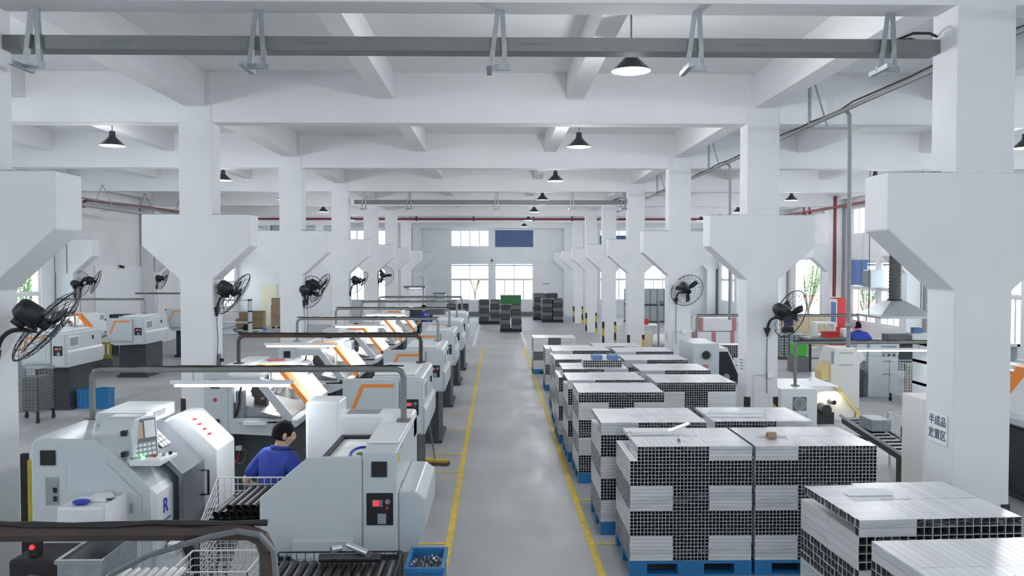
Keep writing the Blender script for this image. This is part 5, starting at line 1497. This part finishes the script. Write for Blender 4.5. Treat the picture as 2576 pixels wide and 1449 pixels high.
# ------------------------------------------------------------------ right bay
def fan_grille(t, x, y, z, r, m='panel_grey'):
    g = MB().box(x - r * 1.15, x + r * 1.15, y - .012, y, z - r * 1.15, z + r * 1.15).build('fan_grille', m, t, bevel=.004)
    for rr in (.3, .55, .8, 1.0):
        MB().tube([(x + r * rr * math.cos(a), y - .016, z + r * rr * math.sin(a)) for a in [2 * math.pi * i / 20 for i in range(20)]], .004, 4, closed=True).build('grille_ring', 'mach_bright', g)
    return g
t = thing('lathe', 'low white machine with fan grille and yellow-lit door beside the column sign', 'lathe', (4.78, 13.2 + .45, 0))
MB().box(0, .62, 0, 1.3, 0, .97).build('body', 'mach_bright', t, bevel=.012)
MB().prism([(.62, 0), (1.0, 0), (1.45, .45), (1.45, .55), (1.12, .97), (.62, .97)], 'y', .35, 1.3).build('enclosure', 'mach_bright', t, bevel=.012)
MB().prism([(.62, .35), (1.35, .40), (1.40, .52), (1.08, .90), (.62, .90)], 'y', .30, .35).build('lit_recess', 'mach_cream', t)
MB().prism([(1.05, .95), (1.09, .97), (1.47, .52), (1.47, .40), (1.42, .40), (1.42, .50)], 'y', .26, .36).build('yellow_door', 'pale_yellow', t)
MB().box(.65, .95, .10, .30, .35, .55).cyl((.8, .05, .6), (.8, .3, .6), .09, n=14).cyl((.95, .1, .72), (.95, .3, .72), .04, n=10).build('spindle', 'iron', t)
fan_grille(t, .32, 0, .72, .10); MB().box(.20, .46, -.008, 0, .42, .54).build('nameplate', 'mach', t)
MB().box(0.9, 1.0, 1.0, 1.1, .97, 1.02).cyl((.95, 1.05, 1.02), (.95, 1.05, 1.12), .03, n=10).build('beacon', 'paper', t)
area_light('work_glow', (.95, .2, .88), (0, 0, 0), .2, 2, (1, .9, .7), .2, t)
service_frame(5.15, 7.6, 14.0, 1.72, .975, None, 'grey pipe frame with a lamp tube rising from the low fan-grille machine', 'tray_grey', led=(6.2, 7.5), r=.03, group='pipe frames in the right bay')
service_frame(4.80, 5.75, 24.2, 1.95, 0.0, None, 'grey pipe frame beside the foam bundles behind the right columns', 'pipe_grey', r=.03, group='pipe frames in the right bay')
service_frame(5.2, 9.45, 21.2, 1.75, 0.0, 0.0, 'long grey pipe frame crossing behind the fan column of the right row', 'pipe_grey', r=.028, group='pipe frames in the right bay')
# boxy machine with a black fan
t = thing('machine', 'boxy pale machine with round black fan and slanted dark window', 'machine', (4.1, 17.0, 0))
MB().box(0, .55, 0, 1.3, 0, 1.42).build('body', 'mach', t, bevel=.012)
MB().cyl((.27, -.03, 1.18), (.27, 0, 1.18), .075, n=18).build('fan', 'black', t); MB().tube([(.27 + .085 * math.cos(a), -.03, 1.18 + .085 * math.sin(a)) for a in [2 * math.pi * i / 20 for i in range(20)]], .008, 5, closed=True).build('fan_ring', 'mach_dark', t)
MB().box(.20, .32, -.006, 0, .90, .98).build('red_label', 'foam_pink', t)
MB().prism([(.60, .45), (1.15, .45), (1.15, .6), (.80, 1.3), (.60, 1.3)], 'y', .3, 1.3).build('housing', 'mach_bright', t, bevel=.01)
for k in range(4):
    z = 1.18 - k * .15; x = .86 + k * .072
    MB().box(-.012, .0, .34 , .9, -.05, .05).xform(Matrix.Translation((x, 0, z)) @ Matrix.Rotation(R(27), 4, 'Y')).build('window_pane', 'mach_dark', t)
MB().prism([(.60, .5), (1.10, .55), (.80, 1.22), (.60, 1.22)], 'y', .24, .30).build('side_opening', 'black', t)
MB().cyl((.75, .15, .7), (.75, .24, .7), .07, n=12).box(.65, .95, .10, .24, .5, .6).build('tooling', 'steel', t)
# conveyor, cabinet, basket beside the sign column
t = thing('conveyor', 'dark steel inclined conveyor with a lidded box beside the sign column', 'conveyor', (5.0, 9.95, 0))
MB().prism([(0, .58), (0, .66), (1.9, .82), (1.9, .74)], 'x', .05, .33).build('belt_frame', 'iron', t)
for x in (.03, .35): MB().tube([(x, 0, .69), (x, 1.9, .85)], .022, 8).build('side_rail', 'steel', t)
for k in range(12): MB().cyl((.06, .1 + k * .15, .685 + k * .0125), (.32, .1 + k * .15, .685 + k * .0125), .018, n=8).build('roller', 'steel', t)
MB().box(.06, .32, .95, 1.35, .80, .96).build('lidded_box', 'galv', t, bevel=.01)
for y in (.3, 1.5): MB().box(.12, .26, y, y + .1, 0, .62).build('stand', 'iron', t)
loose_at('chip_bin', 'open dark bin with white lining beyond the inclined conveyor', 'bin', MB().box(0, .7, 0, .02, 0, .75).box(0, .7, .48, .5, 0, .75).box(0, .02, 0, .5, 0, .75).box(.68, .7, 0, .5, 0, .75).box(.02, .68, .02, .48, .5, .55), 'galv', (5.75, 11.0, 0))
loose_at('electrical_cabinet', 'tall pale green electrical cabinet behind the sign column', 'cabinet', MB().box(0, .45, 0, .5, 0, 1.52), 'mach_cream', (4.86, 9.2, 0), bevel=.008)
wire_cage('wire_cage', 'bright wire basket behind the pale green cabinet', 6.0, 6.55, 11.9, 12.4, .30, .80, .80, step=.05)
for k in range(3): crate(('blue crate lowest in the stack by the fan column', 'blue crate in the middle of the stack by the fan column', 'blue crate on top of the stack by the fan column')[k], 5.12, 15.25, .29 * k, .30, .42, .28, group='blue crates by the fan column')
# far right lathe facing the aisle
copy_tree(b0, (7.75, 11.6, 0), (0, 0, R(180)), 'open-front lathe beyond the sign column with scattered metal parts', 'lathes in the right bay')
loose_at('cloth_roll', 'grey-green rolled cloth on a shelf beyond the sign column', 'roll', MB().cyl((0, 0, .1), (.5, 0, .1), .12, n=16), 'mach_cream', (8.1, 14.4, 1.70))
t = thing('shelf_bench', 'white steel shelf with dark motor beyond the sign column', 'shelf', (7.6, 14.2, 0))
for z in (.9, 1.3, 1.62): MB().box(0, 1.6, 0, .6, z, z + .05).build('shelf', 'mach', t)
for x in (0, 1.55): MB().box(x, x + .05, 0, .6, 0, 1.66).build('upright', 'mach', t)
loose_at('motor', 'black round motor on the shelf beyond the sign column', 'motor', MB().cyl((0, 0, .16), (0, .4, .16), .155, n=18), 'black', (8.05, 14.25, .952))
# control pedestal and cream machine
t = thing('press_machine', 'pale machine with touch screen and three knobs near the wire trolley', 'machine', (8.35, 18.75, 0))
MB().box(.25, .95, 0, .5, 0, .95).build('body', 'mach', t, bevel=.012)
MB().prism([(.25, .95), (.95, .95), (.98, 1.25), (.30, 1.25)], 'y', 0, .5).build('console', 'mach', t, bevel=.012)
MB().box(.55, .90, -.012, 0, 1.02, 1.20).build('screen', 'screen', t)
for k in range(3): MB().cyl((.60 + k * .12, -.03, .98), (.60 + k * .12, 0, .98), .026, n=12).build('knob', 'black' if k else 'panel_grey', t)
MB().box(.60, .82, -.006, 0, .82, .85).box(.58, .84, -.006, 0, .52, .55).build('nameplate', 'ink_grey', t)
MB().prism([(0, .9), (.25, .8), (.25, 1.25), (0, 1.25)], 'y', .05, .45).build('side_head', 'mach', t, bevel=.02)
MB().cyl((.05, -.08, .55), (.05, .3, .55), .10, n=14).box(-.05, .15, 0, .3, 0, .45).build('drive', 'iron', t)
MB().box(-.20, -.0, .1, .4, 0, 1.15).build('column_post', 'iron', t)
t = thing('machine', 'cream machine with yellow tray door next to the touch-screen machine', 'machine', (6.95, 17.3, 0))
MB().prism([(.18, 0), (.80, 0), (.80, .95), (.92, 1.05), (.80, 1.28), (.28, 1.28), (.18, .95)], 'y', 0, .7).build('body', 'mach_cream', t, bevel=.012)
MB().box(.19, .24, -.01, .02, .95, 1.22).build('screen', 'screen', t)
MB().prism([(-.15, .45), (.18, .5), (.18, .58), (-.15, .52)], 'y', 0, .6).build('tray', 'mach_bright', t)
MB().prism([(.0, .58), (.18, .58), (.18, .98), (.0, .80)], 'y', .05, .5).build('yellow_guard', 'pale_yellow', t)
for z in (.92, 1.18): MB().box(.35, .65, -.006, 0, z, z + .015).build('slot', 'ink_grey', t)
wire_cage('wire_cage', 'large wire trolley on castors in front of the hood bench', 8.85, 9.95, 17.55, 18.25, .18, .92, .92, m='frame_alu', wheels=True, step=.06, r=.004)
loose_at('part_pile', 'dark block of metal parts inside the large wire trolley', 'parts', MB().box(0, .45, 0, .5, 0, .55), 'mach_dark', (9.42, 17.65, .19), bevel=.02)
loose_at('carton', 'brown carton with green rim beside the wire trolley', 'carton', MB().box(0, .28, 0, .3, 0, .55), 'carton', (9.75, 19.0, 0), bevel=.01)
crate('bright green crate on the brown carton by the trolley', 9.76, 19.02, .56, .26, .26, .14, 'green_bin', None, False)
# benches
t = thing('workbench', 'long dark workbench with parts between the side door and the hood', 'bench', (9.0, 23.4, 0))
MB().box(0, 1.7, 0, .8, .90, .96).build('top', 'panel_grey', t)
for x in (.02, 1.6):
    for y in (.02, .72): MB().box(x, x + .06, y, y + .06, 0, .90).build('leg', 'iron', t)
MB().box(0, 1.7, .05, .75, .35, .39).build('shelf', 'panel_grey', t)
crate('red parts bin on the long dark workbench', 9.55, 23.6, .962, .42, .3, .16, 'red', None, False)
loose_at('open_box', 'white open frame box on the long dark workbench', 'box', MB().frame(0, .6, 0, .42, .05, 0, .35), 'mach_bright', (9.40, 23.95, .962))
loose_at('white_tub', 'white tub with coloured labels on the long dark workbench', 'tub', MB().box(0, .28, 0, .25, 0, .26), 'paper', (10.1, 23.65, .962), bevel=.02)
loose_at('black_pot', 'round black pot at the end of the long dark workbench', 'pot', MB().cyl((0, 0, 0), (0, 0, .12), .12, n=16).ball((0, 0, .12), .12, .12, .06), 'black', (10.52, 23.75, .962))
crate('bright green crate at the end of the long dark workbench', 8.55, 23.3, .45, .35, .4, .35, 'green_bin', None, False)
loose_at('crate_stand', 'grey block stand under the bright green crate', 'stand', MB().box(0, .45, 0, .5, 0, .44), 'panel_grey', (8.5, 23.25, 0))
t = thing('bar_stack', 'stack of grey metal bars by the standing worker', 'stack', (9.2, 26.4, .1))
for r_ in range(8):
    for k in range(6): MB().box(k * .16, k * .16 + .13, 0, .9, r_ * .09, r_ * .09 + .075).build('bar', 'galv', t)
loose_at('timber_base', 'dark timber base under the grey metal bars', 'timber', MB().box(0, .96, 0, .9, 0, .095), 'bark', (9.2, 26.4, 0))
t = thing('wooden_screen', 'pale boarded wooden screen beside the open side door', 'screen', (10.6, 30.2, 0))
for k in range(9): MB().box(k * .20, k * .20 + .19, 0, .025, .05, 1.25).build('board', 'wood', t)
MB().box(0, 1.79, .025, .06, .25, .33).box(0, 1.79, .025, .06, 1.0, 1.08).build('rail', 'wood', t)
MB().prism([(.3, .25), (.4, .25), (1.5, 1.05), (1.4, 1.05)], 'y', -.03, 0).build('brace', 'wood', t)
# hood with duct
t = thing('exhaust_hood', 'galvanized steel exhaust hood with flexible duct over the right bench', 'hood', (10.6, 21.6, 0))
z0, z1, z2 = 1.68, 1.74, 2.12
v = [(-.72, -.7, z0), (.72, -.7, z0), (.72, .7, z0), (-.72, .7, z0), (-.72, -.7, z1), (.72, -.7, z1), (.72, .7, z1), (-.72, .7, z1), (-.19, -.19, z2), (.19, -.19, z2), (.19, .19, z2), (-.19, .19, z2)]
mb = MB(); mb._add(v, [(0, 1, 5, 4), (1, 2, 6, 5), (2, 3, 7, 6), (3, 0, 4, 7), (4, 5, 9, 8), (5, 6, 10, 9), (6, 7, 11, 10), (7, 4, 8, 11)])
h = mb.build('canopy', 'steel', t); sm = h.modifiers.new('solid', 'SOLIDIFY'); sm.thickness = .01
prof = []
for i in range(40): prof += [(.165 if i % 2 else .15, z2 + i * .046)]
MB().lathe(prof, 20).build('duct', 'iron', t, smooth=True)
MB().lathe([(.19, z2 - .01), (.19, z2 + .04), (.165, z2 + .04)], 20).build('duct_flange', 'black', t)
for x in (-.7, .7): MB().tube([(x, 0, z1), (x, 0, ZC)], .012, 6).build('hanging_rod', 'iron', t)
t = thing('workbench', 'steel bench standing under the exhaust hood', 'bench', (9.75, 21.1, 0))
MB().box(0, 2.1, 0, .9, 1.02, 1.08).build('top', 'steel', t); MB().box(.1, 2.0, .1, .8, .3, .98).build('cabinet', 'mach_dark', t)
for x in (.02, 2.0): MB().box(x, x + .06, .02, .08, 0, 1.02).build('leg', 'iron', t)
loose_at('part_tray', 'grey perforated tray on the bench under the hood', 'tray', MB().box(0, .55, 0, .4, 0, .16), 'grey_stack', (10.3, 21.3, 1.082), bevel=.006)
loose_at('white_box', 'white box with blue lid on the bench under the hood', 'box', MB().box(0, .5, 0, .4, 0, .18), 'mach_bright', (10.95, 21.35, 1.082), bevel=.01)
loose_at('blue_block', 'small grey-blue block on the white box under the hood', 'block', MB().box(0, .22, 0, .2, 0, .14), 'blue_panel', (11.05, 21.45, 1.264), bevel=.01)
# fire cabinet, cooler
t = thing('fire_cabinet', 'white and red fire hose cabinet below the red riser', 'fire cabinet', (12.62, 30.05, .75))
MB().box(0, .30, 0, .75, 0, 1.1).build('body', 'red', t, bevel=.01)
MB().box(-.012, 0, .04, .71, .04, 1.06).build('door', 'paper', t); MB().box(-.016, -.012, .14, .6, .2, .95).build('door_glass', 'blue_panel', t)
loose_at('fire_stand', 'red plinth carrying the fire hose cabinet', 'plinth', MB().box(0, .30, 0, .75, 0, .745), 'red', (12.62, 30.05, 0))
t = thing('air_cooler', 'grey louvred air cooler fixed in the right wall window', 'air cooler', (WR - .601, 27.95, 2.30))
MB().box(.12, .60, 0, .6, 0, .62).build('body', 'mach', t, bevel=.01)
for k in range(8): MB().box(0.08, .12, .03, .57, .04 + k * .07, .08 + k * .07).build('louvre', 'panel_grey', t)
# foam-wrapped bundles
def foam(label, x, y, z, w, d, h, n=2):
    t = thing('foam_bundle', label, 'bundle', (x, y, z), 0, 'foam-wrapped bundles behind the right columns')
    MB().box(0, w, 0, d, 0, h).build('wrap', 'foam_white', t, bevel=.03)
    for k in range(n + 1):
        x0 = k * (w - .14) / n
        MB().box(x0, x0 + .14, -.02, .12, 0.02, h + .01).build('corner_foam', 'foam_pink', t, bevel=.015)
foam('foam-wrapped bundle with pink corners lowest in its pile', 6.55, 27.2, .097, 1.4, .9, .75)
foam('foam-wrapped bundle with pink corners on the top of its pile', 6.75, 27.2, .862, 1.25, .9, .45, 1)
foam('wide pale foam bundle with one pink edge near the fan column', 5.6, 22.6, .097, 1.5, .9, .40, 1)
foam('low foam bundle in front of the pink-cornered pile', 5.75, 24.6, .097, 1.3, .8, .35, 1)
t = thing('tube_bundle', 'bundle of short tubes wrapped in white film near the pink-cornered pile', 'tube bundle', (5.65, 22.6, .512))
mb = MB()
for i in range(22):
    for r_ in range(6): mb.sqtube('y', 0, .6, ((i + .5) * .055, .03 + r_ * .055), .026, .004)
tag(mb.build('tubes', ['alu_bright', 'tube_inner_shade'], t), kind='stuff')
for (x, y, z, w, lab) in ((6.5, 27.15, 0, 1.5, 'wooden base under the pink-cornered pile'), (5.55, 22.55, 0, 1.6, 'wooden base under the wide pale foam bundle'), (5.7, 24.55, 0, 1.4, 'wooden base under the low foam bundle')):
    loose_at('timber_base', lab, 'timber', MB().box(0, w, 0, .1, 0, .095).box(0, w, .75, .85, 0, .095).box(0, .1, .1, .75, 0, .095), 'wood', (x, y, z))
# far right: grey steel containers and parts table
for i, (x, z) in enumerate(((7.0, 0), (7.0, .92))):
    t = thing('steel_container', ('grey steel container on the floor below the right far windows', 'grey steel container stacked on another below the right far windows')[i], 'container', (x, 44.0, z))
    MB().box(0, 2.2, 0, 1.0, .08, .90).build('body', 'galv', t, bevel=.01)
    for k in range(6): MB().box(.1 + k * .38, .16 + k * .38, -.02, 0, .08, .88).build('rib', 'panel_grey', t)
    MB().box(0, 2.2, 0, .2, 0, .08).box(0, 2.2, .8, 1.0, 0, .08).build('skid', 'mach_dark', t)
t = thing('parts_table', 'small white table with a red box behind the striped column', 'table', (5.3, 31.8, 0))
MB().box(0, 1.0, 0, .7, .70, .75).build('top', 'mach_bright', t)
for x in (.02, .92):
    for y in (.02, .62): MB().box(x, x + .06, y, y + .06, 0, .70).build('leg', 'mach', t)
loose_at('red_box', 'red box on the small white table behind the striped column', 'box', MB().box(0, .5, 0, .4, 0, .22), 'red', (5.45, 31.95, .752), bevel=.01)
loose_at('white_sacks', 'pale sack heap in front of the small white table', 'sack', MB().ball((.5, .3, .25), .55, .4, .26), 'foam_white', (5.6, 30.2, 0))

# ------------------------------------------------------------------ outside
gm = MB().box(WR + .35, WR + 40, -40, 90, -.05, -.01).box(WL - 40, WL - .35, -40, 90, -.05, -.01).box(WL - .35, WR + .35, YB + .35, 90, -.05, -.01).box(WL - .35, WR + .35, -40, -9.35, -.05, -.01)
tag(gm.build('ground', 'ground_out'), kind='structure')
def tree(label, x, y, h, spread, seed, red=False):
    rnd = random.Random(seed); t = thing('tree', label, 'tree', (x, y, 0), 0, 'trees outside the hall')
    tips = []; mb = MB()
    for k in range(7):
        a = rnd.uniform(0, 6.28); l = rnd.uniform(.6, 1)
        p = [(0, 0, 0), (.05 * math.cos(a), .05 * math.sin(a), h * .25), (spread * .4 * math.cos(a) * l, spread * .4 * math.sin(a) * l, h * .55), (spread * .7 * math.cos(a) * l, spread * .7 * math.sin(a) * l, h * .8 * l + h * .1)]
        mb.tube(p, .028, 5); tips += p[2:]
    mb.build('branches', 'bark', t)
    lf = MB()
    for i in range(2600):
        c = Vector(rnd.choice(tips)) + Vector((rnd.gauss(0, spread * .25), rnd.gauss(0, spread * .25), rnd.gauss(0, h * .12)))
        if c.z < h * .3: continue
        a = Vector((rnd.uniform(-1, 1), rnd.uniform(-1, 1), rnd.uniform(-1, 1))).normalized(); b = a.orthogonal().normalized(); s = rnd.uniform(.03, .07)
        lf.cur = 1 if (red and c.z < h * .45) else 0
        lf._add([tuple(c - a * s), tuple(c + b * s * .45), tuple(c + a * s), tuple(c - b * s * .45)], [(0, 1, 2, 3)])
    tag(lf.build('leaves', ['leaf', 'leaf_red'], t), kind='stuff')
tree('leafy tree outside the open side door', 15.9, 41.5, 3.5, 1.1, 5, True)
tree('leafy tree outside the open sash of the far window', -1.6, 60.0, 4.6, 1.6, 9)
tree('leafy tree outside the window beside the air cooler', 16.5, 36.3, 3.4, 1.2, 11)
tree('leafy tree outside the left wall windows', -17.0, 29.5, 3.4, 1.2, 13)
